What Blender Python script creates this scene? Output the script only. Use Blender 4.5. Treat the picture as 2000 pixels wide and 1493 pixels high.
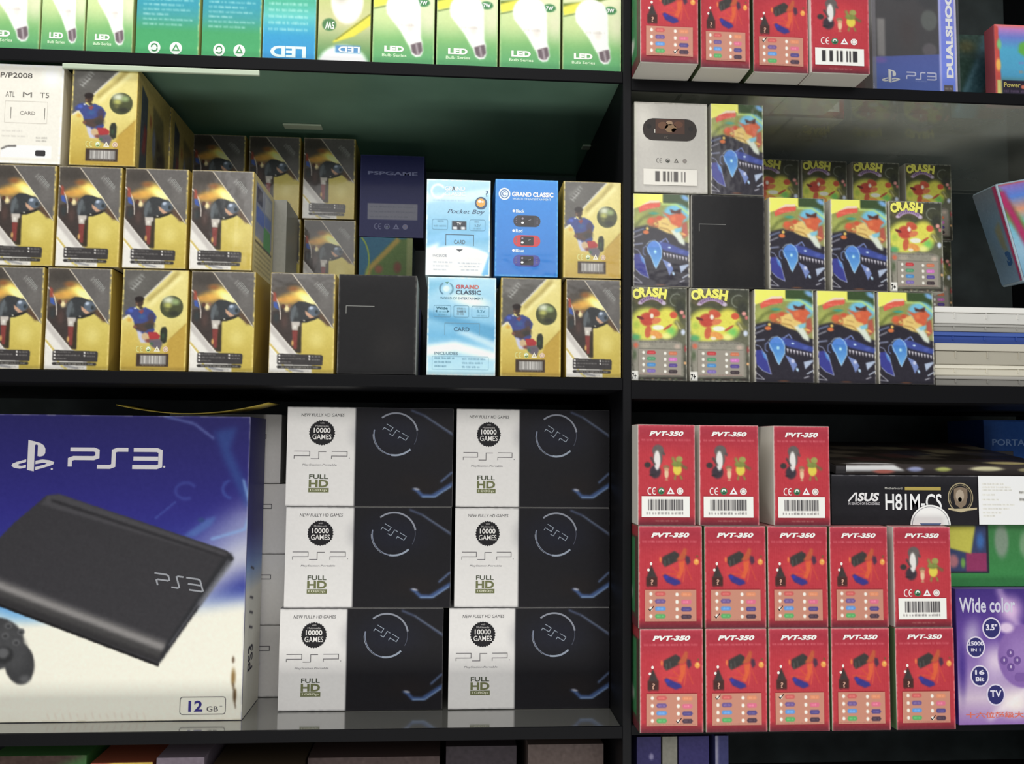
import bpy, bmesh, math, random
import numpy as np
from mathutils import Vector, Matrix

for o in list(bpy.data.objects): bpy.data.objects.remove(o)
scene = bpy.context.scene
COL = scene.collection

# ------------------------------------------------------------------ camera
H = 1.40                      # camera height above the shop floor; all z below are relative to it
CAM_Y = -0.87
FPX = 1732.0
PITCH, YAW, ROLL = 0.0712, 0.0687, 0.0094
cp, sp = math.cos(PITCH), math.sin(PITCH); cy_, sy_ = math.cos(YAW), math.sin(YAW)
cr, sr = math.cos(ROLL), math.sin(ROLL)
F_ = np.array([sy_*cp, cy_*cp, sp]); R_ = np.array([cy_, -sy_, 0.0]); U_ = np.cross(R_, F_)
R2, U2 = R_*cr + U_*sr, -R_*sr + U_*cr
cam_data = bpy.data.cameras.new('camera'); cam = bpy.data.objects.new('camera', cam_data); COL.objects.link(cam)
cam_data.sensor_width = 36; cam_data.sensor_fit = 'HORIZONTAL'
cam_data.lens = 36*FPX/2000.0; cam_data.clip_start = 0.02
m = Matrix(((R2[0], U2[0], -F_[0], 0.0), (R2[1], U2[1], -F_[1], CAM_Y), (R2[2], U2[2], -F_[2], H), (0, 0, 0, 1)))
cam.matrix_world = m
scene.camera = cam

# ------------------------------------------------------------------ light
scene.view_settings.view_transform = 'Standard'; scene.view_settings.look = 'None'
scene.view_settings.gamma = 1.0; scene.view_settings.exposure = 0.0
w = bpy.data.worlds.new('shop_light'); scene.world = w; w.use_nodes = True
bg = w.node_tree.nodes['Background']; bg.inputs[0].default_value = (0.93, 0.97, 1.0, 1); bg.inputs[1].default_value = 0.36
def area(name, loc, target, sx, sy, power, col):
    l = bpy.data.lights.new(name, 'AREA'); l.shape = 'RECTANGLE'; l.size = sx; l.size_y = sy; l.energy = power; l.color = col
    o = bpy.data.objects.new(name, l); COL.objects.link(o); o.location = loc
    o.rotation_euler = (Vector(target)-Vector(loc)).to_track_quat('-Z', 'Y').to_euler()
    return o
area('tube_lamp_over_counter', (-0.38, -0.30, H+1.12), (-0.30, 0.0, H+0.2), 0.95, 0.10, 8.5, (1.0, 0.985, 0.94))
area('room_fill_light', (0.1, -2.3, H+0.95), (0.1, 0, H), 1.8, 0.7, 22, (1.0, 0.98, 0.95))  # broad fill added for the soft frontal light of the room
area('fill_light_below', (0.0, -0.95, H-0.95), (0.0, 0.1, H+0.1), 1.7, 0.35, 9, (1.0, 0.99, 0.94))  # upward fill added to brighten the shelf undersides; no counter stands there

def unproj(px, py, Y):
    d = F_ + R2*(px-1000)/FPX - U2*(py-746.5)/FPX
    k = (Y-CAM_Y)/d[1]; return d[0]*k, d[2]*k
def Xat(px, Z, Y):            # world x of the point at height Z and depth Y that stands under picture column px
    lo, hi = -2.0, 2.0
    for _ in range(50):
        mid = (lo+hi)/2; v = np.array([mid, Y-CAM_Y, Z])
        if 1000+FPX*np.dot(v, R2)/np.dot(v, F_) < px: lo = mid
        else: hi = mid
    return lo
rng = np.random.default_rng(7); rnd = random.Random(5)

# ------------------------------------------------------------------ materials
def lin(c): 
    c = np.asarray(c, float)/255.0
    return np.where(c <= 0.04045, c/12.92, ((c+0.055)/1.055)**2.4)
_m = {}
def mat(c, rough=0.5, coat=0.0, spec=0.5, bump=0.0, metal=0.0, mottled=0.0, name='card'):
    key = (tuple(c), rough, coat, spec, bump, metal, mottled, name)
    if key in _m: return _m[key]
    M = bpy.data.materials.new(name); M.use_nodes = True; nt = M.node_tree; b = nt.nodes['Principled BSDF']
    b.inputs['Base Color'].default_value = (*lin(c), 1); b.inputs['Roughness'].default_value = rough
    b.inputs['Coat Weight'].default_value = coat; b.inputs['Coat Roughness'].default_value = 0.12
    b.inputs['Specular IOR Level'].default_value = spec; b.inputs['Metallic'].default_value = metal
    tc = nt.nodes.new('ShaderNodeTexCoord')
    if mottled:
        n = nt.nodes.new('ShaderNodeTexNoise'); n.inputs['Scale'].default_value = 22; n.inputs['Detail'].default_value = 5
        r = nt.nodes.new('ShaderNodeValToRGB'); r.color_ramp.elements[0].position = 0.35; r.color_ramp.elements[1].position = 0.7
        r.color_ramp.elements[0].color = (*(lin(c)*(1-mottled)), 1); r.color_ramp.elements[1].color = (*np.minimum(lin(c)*(1+mottled), 1), 1)
        nt.links.new(tc.outputs['Object'], n.inputs['Vector']); nt.links.new(n.outputs['Fac'], r.inputs[0]); nt.links.new(r.outputs[0], b.inputs['Base Color'])
    if bump: add_bump(nt, b, tc, bump)
    _m[key] = M; return M
def add_bump(nt, b, tc, s, scale=26):
    n = nt.nodes.new('ShaderNodeTexNoise'); n.inputs['Scale'].default_value = scale; n.inputs['Detail'].default_value = 3
    bp = nt.nodes.new('ShaderNodeBump'); bp.inputs['Strength'].default_value = s; bp.inputs['Distance'].default_value = 0.004
    nt.links.new(tc.outputs['Object'], n.inputs['Vector']); nt.links.new(n.outputs['Fac'], bp.inputs['Height'])
    nt.links.new(bp.outputs[0], b.inputs['Normal']); nt.links.new(bp.outputs[0], b.inputs['Coat Normal'])
def print_mat(name, rough, coat, bump):
    M = bpy.data.materials.new(name); M.use_nodes = True; nt = M.node_tree; b = nt.nodes['Principled BSDF']
    a = nt.nodes.new('ShaderNodeVertexColor'); a.layer_name = 'ink'
    nt.links.new(a.outputs[0], b.inputs['Base Color'])
    b.inputs['Roughness'].default_value = rough; b.inputs['Coat Weight'].default_value = coat; b.inputs['Coat Roughness'].default_value = 0.1
    b.inputs['Specular IOR Level'].default_value = 0.22
    tc = nt.nodes.new('ShaderNodeTexCoord'); add_bump(nt, b, tc, bump)
    return M
MATTE = print_mat('printed_card', 0.5, 0.05, 0.05)
GLOSS = print_mat('shrink_wrapped_print', 0.4, 0.3, 0.22)
def glass_mat(name, tint, ior=1.5, rough=0.0, dust=0.0, dcol=(0.3, 0.3, 0.3)):
    """clear pane: transparent body, Fresnel reflection, and a share of dusty diffuse film"""
    M = bpy.data.materials.new(name); M.use_nodes = True; nt = M.node_tree; nt.nodes.clear()
    out = nt.nodes.new('ShaderNodeOutputMaterial'); mx = nt.nodes.new('ShaderNodeMixShader'); t = nt.nodes.new('ShaderNodeBsdfTransparent')
    g = nt.nodes.new('ShaderNodeBsdfGlossy'); f = nt.nodes.new('ShaderNodeFresnel'); f.inputs[0].default_value = ior
    t.inputs[0].default_value = (*tint, 1); g.inputs['Roughness'].default_value = rough
    ge = nt.nodes.new('ShaderNodeNewGeometry'); inv = nt.nodes.new('ShaderNodeMath'); inv.operation = 'SUBTRACT'; inv.inputs[0].default_value = 1.0
    mul = nt.nodes.new('ShaderNodeMath'); mul.operation = 'MULTIPLY'      # reflect on the outer faces only, no trapped light in the thin pane
    nt.links.new(ge.outputs['Backfacing'], inv.inputs[1]); nt.links.new(f.outputs[0], mul.inputs[0]); nt.links.new(inv.outputs[0], mul.inputs[1])
    nt.links.new(mul.outputs[0], mx.inputs[0]); nt.links.new(t.outputs[0], mx.inputs[1]); nt.links.new(g.outputs[0], mx.inputs[2]); last = mx
    if dust:
        d = nt.nodes.new('ShaderNodeBsdfDiffuse'); d.inputs[0].default_value = (*dcol, 1); m2 = nt.nodes.new('ShaderNodeMixShader')
        n = nt.nodes.new('ShaderNodeTexNoise'); n.inputs['Scale'].default_value = 9; n.inputs['Detail'].default_value = 5; tc = nt.nodes.new('ShaderNodeTexCoord')
        mr = nt.nodes.new('ShaderNodeMapRange'); mr.inputs[3].default_value = dust*.55; mr.inputs[4].default_value = min(1, dust*1.45)
        nt.links.new(tc.outputs['Object'], n.inputs['Vector']); nt.links.new(n.outputs['Fac'], mr.inputs[0]); nt.links.new(mr.outputs[0], m2.inputs[0])
        nt.links.new(mx.outputs[0], m2.inputs[1]); nt.links.new(d.outputs[0], m2.inputs[2]); last = m2
    nt.links.new(last.outputs[0], out.inputs[0])
    return M
GLASS = glass_mat('shelf_glass', (0.96, 0.98, 0.96), 1.5, 0.05, .30, (.80, .82, .74))
CLEAR = glass_mat('clear_plastic', (0.95, 0.95, 0.96), 1.45, 0.05, .05, (.6, .6, .6))

# ------------------------------------------------------------------ mesh helpers
def mesh_obj(name, me, parent=None, loc=(0, 0, 0), rot=(0, 0, 0)):
    o = bpy.data.objects.new(name, me); COL.objects.link(o); o.location = loc; o.rotation_euler = rot
    if parent: o.parent = parent
    return o
def box_mesh(name, x0, x1, y0, y1, z0, z1, mats, bev=0.0008, taper=None):
    """mats: one material, or dict side/top/bottom/front/right/left"""
    bm = bmesh.new(); r = bmesh.ops.create_cube(bm, size=1)
    for v in bm.verts:
        v.co = Vector(((x0+x1)/2+v.co.x*(x1-x0), (y0+y1)/2+v.co.y*(y1-y0), (z0+z1)/2+v.co.z*(z1-z0)))
    if taper:
        for v in bm.verts:
            if v.co.z < (z0+z1)/2: v.co.x = (x0+x1)/2+(v.co.x-(x0+x1)/2)*taper; v.co.y = (y0+y1)/2+(v.co.y-(y0+y1)/2)*taper
    if bev: bmesh.ops.bevel(bm, geom=list(bm.edges), offset=bev, segments=2, affect='EDGES', profile=0.5)
    me = bpy.data.meshes.new(name)
    if isinstance(mats, dict):
        keys = list(mats); 
        for k in keys: me.materials.append(mats[k])
        bm.normal_update()
        for f in bm.faces:
            n = f.normal; k = 'side'
            if n.z > .7: k = 'top'
            elif n.z < -.7: k = 'bottom'
            elif n.y < -.7: k = 'front'
            elif n.x > .7: k = 'right'
            elif n.x < -.7: k = 'left'
            f.material_index = keys.index(k) if k in keys else keys.index('side')
    else: me.materials.append(mats)
    bm.to_mesh(me); bm.free(); return me
def tagit(o, label, cat, group=None, kind=None):
    if label: o['label'] = label
    if cat: o['category'] = cat
    if group: o['group'] = group
    if kind: o['kind'] = kind
    return o
def empty(name, loc, rz=0, ry=0, rx=0):
    o = bpy.data.objects.new(name, None); COL.objects.link(o); o.location = loc; o.rotation_euler = (rx, ry, rz); o.empty_display_size = 0.03
    return o

# ------------------------------------------------------------------ printed artwork: soft colour areas on a fine grid of the face, crisp lettering as small polygons above it
_txt = {}
def text_geo(s, bold):
    k = (s, bold)
    if k in _txt: return _txt[k]
    cu = bpy.data.curves.new('lettering', 'FONT'); cu.body = s; cu.offset = bold; cu.resolution_u = 3
    o = bpy.data.objects.new('lettering', cu); COL.objects.link(o)
    me = bpy.data.meshes.new_from_object(o)
    V = np.array([(v.co.x, v.co.y) for v in me.vertices]) if len(me.vertices) else np.zeros((0, 2)); Fc = [tuple(p.vertices) for p in me.polygons]
    bpy.data.objects.remove(o); bpy.data.curves.remove(cu); bpy.data.meshes.remove(me)
    _txt[k] = (V, Fc); return _txt[k]
INK = 1.17
class Art:
    def __init__(s, w, h, frame, base, den=4, grid=1.35):
        s.w, s.h, s.fr = w, h, frame; s.W = max(8, int(w*1000*den)); s.Hh = max(8, int(h*1000*den))
        s.cx = s.W/(frame[2]-frame[0]); s.cy = s.Hh/(frame[3]-frame[1])
        s.im = np.ones((s.Hh, s.W, 3))*np.array(base, float); s.gw = max(2, int(w*1000*grid)); s.gh = max(2, int(h*1000*grid)); s.vec = []; s.layer = 0
    def _px(s, pts): return [((x-s.fr[0])*s.cx, (y-s.fr[1])*s.cy) for x, y in pts]
    def _put(s, x0, x1, y0, y1, mk, col, a):
        reg = s.im[y0:y1, x0:x1]; mk = (mk*a)[..., None]
        c = col if isinstance(col, np.ndarray) and col.ndim == 3 else np.array(col, float)
        s.im[y0:y1, x0:x1] = reg*(1-mk)+c*mk
    def poly(s, pts, col, a=1.0, soft=0, col2=None):
        """col2: colour at the lower end of the shape"""
        P = s._px(pts); pad = int(soft*s.cx*2)+2
        xs = [p[0] for p in P]; ys = [p[1] for p in P]
        x0, x1 = max(0, int(min(xs))-pad), min(s.W, int(max(xs))+pad+1); y0, y1 = max(0, int(min(ys))-pad), min(s.Hh, int(max(ys))+pad+1)
        if x1 <= x0 or y1 <= y0: return s
        yy, xx = np.mgrid[y0:y1, x0:x1]+0.5; ins = np.zeros(xx.shape, bool); n = len(P)
        for i in range(n):
            (ax, ay), (bx, by) = P[i], P[(i+1) % n]
            if ay == by: continue
            c = ((ay > yy) != (by > yy)) & (xx < (bx-ax)*(yy-ay)/(by-ay)+ax); ins ^= c
        mk = ins.astype(float)
        if soft: mk = blur(mk, soft*s.cx)
        if col2 is not None:
            t = np.clip((yy-min(ys))/(max(ys)-min(ys)+1e-6), 0, 1)[..., None]
            col = np.array(col, float)*(1-t)+np.array(col2, float)*t
        s._put(x0, x1, y0, y1, mk, col, a); return s
    def rect(s, x0, y0, x1, y1, col, a=1.0, soft=0, col2=None): return s.poly([(x0, y0), (x1, y0), (x1, y1), (x0, y1)], col, a, soft, col2)
    def ell(s, cx, cy, rx, ry, col, rot=0, a=1.0, soft=0.0, col2=None):
        """soft: 0 hard edge .. 1 fades from the centre"""
        (X, Y), = s._px([(cx, cy)]); RX, RY = rx*s.cx, ry*s.cy; r = int(max(RX, RY)*1.1)+2
        x0, x1, y0, y1 = max(0, int(X)-r), min(s.W, int(X)+r), max(0, int(Y)-r), min(s.Hh, int(Y)+r)
        if x1 <= x0 or y1 <= y0: return s
        yy, xx = np.mgrid[y0:y1, x0:x1]+0.5; c_, s_ = math.cos(math.radians(rot)), math.sin(math.radians(rot))
        dx, dy = xx-X, yy-Y; u = (dx*c_+dy*s_)/RX; v = (-dx*s_+dy*c_)/RY; d = np.sqrt(u*u+v*v)
        mk = np.clip((1-d)/max(soft, 1.0/max(RX, RY, 2)), 0, 1)
        if soft: mk = mk*mk*(3-2*mk)
        if col2 is not None:
            t = np.clip((v+1)/2, 0, 1)[..., None]; col = np.array(col, float)*(1-t)+np.array(col2, float)*t
        s._put(x0, x1, y0, y1, mk, col, a); return s
    def line(s, pts, wd, col, a=1.0, soft=0):
        for (ax, ay), (bx, by) in zip(pts, pts[1:]):
            L = math.hypot(bx-ax, by-ay) or 1; nx, ny = -(by-ay)/L*wd/2, (bx-ax)/L*wd/2
            s.poly([(ax+nx, ay+ny), (bx+nx, by+ny), (bx-nx, by-ny), (ax-nx, ay-ny)], col, a, soft)
        return s
    def arc(s, cx, cy, rx, ry, a0, a1, wd, col, a=1.0, n=20, soft=0):
        pts = [(cx+rx*math.cos(math.radians(a0+(a1-a0)*i/n)), cy+ry*math.sin(math.radians(a0+(a1-a0)*i/n))) for i in range(n+1)]
        return s.line(pts, wd, col, a, soft)
    def vgrad(s, stops):
        ys = [(y-s.fr[1])*s.cy for y, _ in stops]; yy = np.arange(s.Hh)
        for k in range(3): s.im[:, :, k] = np.interp(yy, ys, [c[k] for _, c in stops])[:, None]
        return s
    def noise(s, amt, cell=6, box=None):
        hh, ww = s.Hh//cell+2, s.W//cell+2; n = rng.normal(0, amt, (hh, ww)); n = np.kron(n, np.ones((cell, cell)))[:s.Hh, :s.W]
        n = blur(n, cell*0.6); s.im = np.clip(s.im+n[..., None], 0, 255); return s
    def dashes(s, x0, y, x1, hgt, col, seed=1, a=0.85, lo=2.5, hi=7):
        """a row of small print too fine to read"""
        r = random.Random(seed); x = x0; u = hgt
        while x < x1:
            L = min(u*r.uniform(lo, hi)*.5, x1-x); xx = x
            while xx < x+L-u*.2:
                s.rect(xx, y-hgt/2+r.uniform(0, .25)*hgt, min(xx+u*.42, x+L), y+hgt/2, col, a*r.uniform(.65, 1)); xx += u*.62
            x += L+u*.55
        return s
    def barcode(s, x0, y0, x1, y1, col, seed=3, dens=46):
        r = random.Random(seed); x = x0; st = (x1-x0)/dens
        while x < x1-st:
            wd = st*r.choice([.5, .8, 1.2, 1.8]); s.rect(x, y0, min(x+wd, x1), y1, col, .9); x += wd+st*r.choice([.5, .7, 1.3])
        return s
    def edges(s, col, wd=0.9, a=.8, sides='lrtb'):
        """worn pale fold lines along the rim"""
        f = s.fr; kx, ky = wd/1000/s.w*(f[2]-f[0]), wd/1000/s.h*(f[3]-f[1])
        for k in range(40):
            for sd in sides:
                aa = a*rnd.uniform(.25, 1); t0, t1 = k/40, (k+1)/40; X = lambda t: f[0]+t*(f[2]-f[0]); Yy = lambda t: f[1]+t*(f[3]-f[1])
                if sd == 'l': s.rect(f[0], Yy(t0), f[0]+kx, Yy(t1), col, aa)
                if sd == 'r': s.rect(f[2]-kx, Yy(t0), f[2], Yy(t1), col, aa)
                if sd == 't': s.rect(X(t0), f[1], X(t1), f[1]+ky, col, aa)
                if sd == 'b': s.rect(X(t0), f[3]-ky, X(t1), f[3], col, aa)
        return s
    # crisp lettering and logo strokes
    def text(s, t, x0, y0, x1, y1, col, bold=0.0, shear=0.0, rot=0, flip=False):
        V, Fc = text_geo(t, bold)
        if not len(V): return s
        V = V.copy(); V[:, 0] += V[:, 1]*shear; mn, mx = V.min(0), V.max(0); V = (V-mn)/(mx-mn+1e-9)
        if flip: V = 1-V
        bw, bh = (x1-x0), (y1-y0)
        if rot in (90, -90):
            U = V[:, 1].copy(); W_ = V[:, 0].copy()
            if rot == 90: X = x1-U*bw; Y = y1-W_*bh      # reads upwards
            else: X = x0+U*bw; Y = y0+W_*bh              # reads downwards
            s.vec.append((list(zip(X, Y)), Fc, col, s.layer))
        else:
            X = x0+V[:, 0]*bw; Y = y1-V[:, 1]*bh
            if rot:
                mx_, my_ = (x0+x1)/2, (y0+y1)/2; c_, s_ = math.cos(math.radians(rot)), math.sin(math.radians(rot))
                X, Y = mx_+(X-mx_)*c_-(Y-my_)*s_, my_+(X-mx_)*s_+(Y-my_)*c_
            s.vec.append((list(zip(X, Y)), Fc, col, s.layer))
        return s
    def up(s): s.layer += 1; return s
    def vpoly(s, pts, col): s.vec.append((pts, [tuple(range(len(pts)))], col, s.layer)); return s
    def stroke(s, pts, wd, col, closed=False):
        n = len(pts); L, R = [], []
        for i in range(n):
            p = pts[i]; a = pts[i-1] if (i > 0 or closed) else None; b = pts[(i+1) % n] if (i < n-1 or closed) else None
            def nrm(u, v): l = math.hypot(v[0]-u[0], v[1]-u[1]) or 1; return (-(v[1]-u[1])/l, (v[0]-u[0])/l)
            n1 = nrm(a, p) if a else nrm(p, b); n2 = nrm(p, b) if b else n1
            mx_, my_ = n1[0]+n2[0], n1[1]+n2[1]; q = mx_*mx_+my_*my_; 
            if q < 0.3: mx_, my_, q = n1[0], n1[1], 1; k = 1.0
            else: k = 2.0/q
            L.append((p[0]+mx_*k*wd/2, p[1]+my_*k*wd/2)); R.append((p[0]-mx_*k*wd/2, p[1]-my_*k*wd/2))
        V = L+R; m_ = n if closed else n-1
        s.vec.append((V, [(i, (i+1) % n, n+(i+1) % n, n+i) for i in range(m_)], col, s.layer)); return s
    def varc(s, cx, cy, rx, ry, a0, a1, wd, col, n=28, rot=0):
        c_, s_ = math.cos(math.radians(rot)), math.sin(math.radians(rot)); P = []
        for i in range(n+1):
            t = math.radians(a0+(a1-a0)*i/n); x, y = rx*math.cos(t), ry*math.sin(t); P.append((cx+x*c_-y*s_, cy+x*s_+y*c_))
        return s.stroke(P, wd, col)
    def disc(s, cx, cy, rx, ry, col, teeth=0, n=40):
        P = []; n = teeth*2 if teeth else n
        for i in range(n):
            k = (1.0 if i % 2 else .93) if teeth else 1; t = 2*math.pi*i/n; P.append((cx+rx*k*math.cos(t), cy+ry*k*math.sin(t)))
        return s.vpoly(P, col)
    def roundrect(s, x0, y0, x1, y1, r, col, ol=0):
        P = []
        for cx, cy, a in ((x1-r, y0+r, -90), (x1-r, y1-r, 0), (x0+r, y1-r, 90), (x0+r, y0+r, 180)):
            for k in range(5): t = math.radians(a+k*22.5); P.append((cx+r*math.cos(t), cy+r*math.sin(t)))
        return s.stroke(P, ol, col, True) if ol else s.vpoly(P, col)
    def mesh(s, name, material, inset=0.0003):
        gw, gh = s.gw, s.gh
        ys = (np.arange(gh+1)/gh*s.Hh); xs = (np.arange(gw+1)/gw*s.W)
        b = blur_rgb(s.im, s.W/gw*0.42)
        yi = np.clip(ys.astype(int), 0, s.Hh-1); xi = np.clip(xs.astype(int), 0, s.W-1)
        C = lin(b[yi][:, xi].reshape(-1, 3))
        gx = -s.w/2+inset+(s.w-2*inset)*np.arange(gw+1)/gw; gz = s.h-inset-(s.h-2*inset)*np.arange(gh+1)/gh
        XX, ZZ = np.meshgrid(gx, gz); V = np.stack([XX.ravel(), np.full(XX.size, -0.00015), ZZ.ravel()], 1)
        i = np.arange(gh*gw); r, c = i//gw, i % gw; a = r*(gw+1)+c
        F = [tuple(q) for q in np.stack([a, a+gw+1, a+gw+2, a+1], 1).tolist()]
        if getattr(s, "only_vec", False): V, C, F = V[:0], C[:0], []
        Vs = [V]; Cs = [C]; off = len(V); f = s.fr
        for P, Fc, col, ly in s.vec:
            P = np.array(P, float); x = -s.w/2+(P[:, 0]-f[0])/(f[2]-f[0])*s.w; z = s.h-(P[:, 1]-f[1])/(f[3]-f[1])*s.h
            Vs.append(np.stack([np.clip(x, -s.w/2, s.w/2), np.full(len(x), -0.0003-ly*0.00007), np.clip(z, 0, s.h)], 1)); Cs.append(np.repeat(lin(col)[None], len(x), 0))
            F += [tuple(q+off for q in t) for t in Fc]; off += len(x)
        V = np.concatenate(Vs); C = np.concatenate(Cs); C = C*.88+.12*(C@np.array([.25, .65, .10]))[:, None]; C = np.clip(C**1.09*INK, 0, .93)
        me = bpy.data.meshes.new(name); me.from_pydata(V.tolist(), [], F); me.materials.append(material)
        at = me.color_attributes.new('ink', 'FLOAT_COLOR', 'POINT'); at.data.foreach_set('color', np.concatenate([C, np.ones((len(C), 1))], 1).astype(np.float32).ravel())
        me.update(); return me
def blur(a, r):
    r = max(1, int(round(r)))
    for ax in (0, 1):
        for _ in range(2):
            k = 2*r+1; pad = [(0, 0)]*a.ndim; pad[ax] = (r+1, r); c = np.cumsum(np.pad(a, pad, mode='edge'), axis=ax)
            a = (np.take(c, range(k, c.shape[ax]), axis=ax)-np.take(c, range(0, c.shape[ax]-k), axis=ax))/k
    return a
def blur_rgb(a, r): return blur(a, r)
# ------------------------------------------------------------------ the printed faces (drawn in the units of each face's own frame)
W_, G_, K_ = (238, 236, 230), (150, 150, 146), (30, 28, 32)
def ce_row(a, x0, x1, y, r, cols, glyph=W_):
    """CE mark, green dot, recycling triangle and round mark"""
    st = (x1-x0)/3.0; x = x0; t = r*0.28
    a.varc(x-r*.55, y, r*.62, r*.95, 60, 300, t, cols[0]); a.varc(x+r*.85, y, r*.62, r*.95, 60, 300, t, cols[0]); a.stroke([(x+r*.3, y), (x+r*1.0, y)], t, cols[0])
    x = x0+st; a.disc(x, y, r, r, cols[1]); a.up(); a.varc(x, y-r*.05, r*.5, r*.5, -200, 20, t*1.2, glyph if cols[1] != glyph else (60, 120, 70)); a.varc(x, y+r*.1, r*.5, r*.5, -20, 150, t*.8, (40, 70, 50)); a.layer -= 1
    x = x0+2*st; a.stroke([(x, y-r*.75), (x+r*.8, y+r*.65), (x-r*.8, y+r*.65)], t*1.5, cols[2], True)
    x = x0+3*st; a.disc(x, y, r, r, cols[3]); a.up(); a.varc(x, y, r*.62, r*.62, 0, 360, t*.4, (150, 120, 110)); a.layer -= 1
def ps_mark(a, x0, y0, x1, y1, col):
    """the three-piece emblem: upright P over a flattened S"""
    w, h = x1-x0, y1-y0; X = lambda u: x0+u*w; Y = lambda v: y0+v*h
    a.vpoly([(X(.37), Y(0)), (X(.53), Y(.05)), (X(.53), Y(1.0)), (X(.37), Y(.955))], col)
    a.vpoly([(X(.53), Y(.05)), (X(.66), Y(.1)), (X(.74), Y(.17)), (X(.78), Y(.28)), (X(.78), Y(.42)), (X(.74), Y(.5)), (X(.66), Y(.53)), (X(.60), Y(.51)), (X(.60), Y(.17)), (X(.57), Y(.14)), (X(.53), Y(.16))], col)
    a.vpoly([(X(.34), Y(.62)), (X(.34), Y(.70)), (X(.17), Y(.77)), (X(.15), Y(.81)), (X(.24), Y(.83)), (X(.34), Y(.79)), (X(.34), Y(.88)), (X(.2), Y(.92)), (X(.06), Y(.89)), (X(0), Y(.83)), (X(.02), Y(.76)), (X(.12), Y(.70))], col)
    a.vpoly([(X(.56), Y(.66)), (X(.72), Y(.62)), (X(.9), Y(.645)), (X(1), Y(.70)), (X(.98), Y(.775)), (X(.88), Y(.83)), (X(.56), Y(.96)), (X(.56), Y(.86)), (X(.78), Y(.78)), (X(.83), Y(.74)), (X(.74), Y(.72)), (X(.56), Y(.77))], col)
def ps3_word(a, x0, y0, x1, y1, wd, col, sh=0.0, dy=0.0):
    w, h = x1-x0, y1-y0
    def T(pts): return [(x0+u*w+(1-v)*sh*h, y0+v*h+u*dy*w) for u, v in pts]
    a.stroke(T([(0, .0), (.26, 0), (.30, .08), (.30, .42), (.26, .5), (.04, .5), (0, .58), (0, 1)]), wd, col)
    a.stroke(T([(.30, 1), (.44, 1), (.48, .92), (.48, .08), (.52, 0), (.64, 0)]), wd, col)
    a.stroke(T([(.70, 0), (.96, 0), (1.0, .08), (1.0, .92), (.96, 1), (.69, 1)]), wd, col); a.stroke(T([(.70, .5), (1.0-wd*.5/abs(w)-.002, .5)]), wd, col)
def psp_word(a, x0, y0, x1, y1, wd, col, rot=0):
    w, h = x1-x0, y1-y0; c_, s_ = math.cos(math.radians(rot)), math.sin(math.radians(rot)); mx, my = (x0+x1)/2, (y0+y1)/2
    def T(pts): return [(mx+(u-.5)*w*c_-(v-.5)*h*s_, my+(u-.5)*w*s_+(v-.5)*h*c_) for u, v in pts]
    a.stroke(T([(0, 1), (0, .62), (.29, .62), (.29, 0), (0, 0)]), wd, col); a.stroke(T([(.31, 1), (.46, 1), (.46, .04), (.60, .04)]), wd, col); a.stroke(T([(.70, 1), (.70, .62), (.99, .62), (.99, 0), (.70, 0)]), wd, col)

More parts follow.
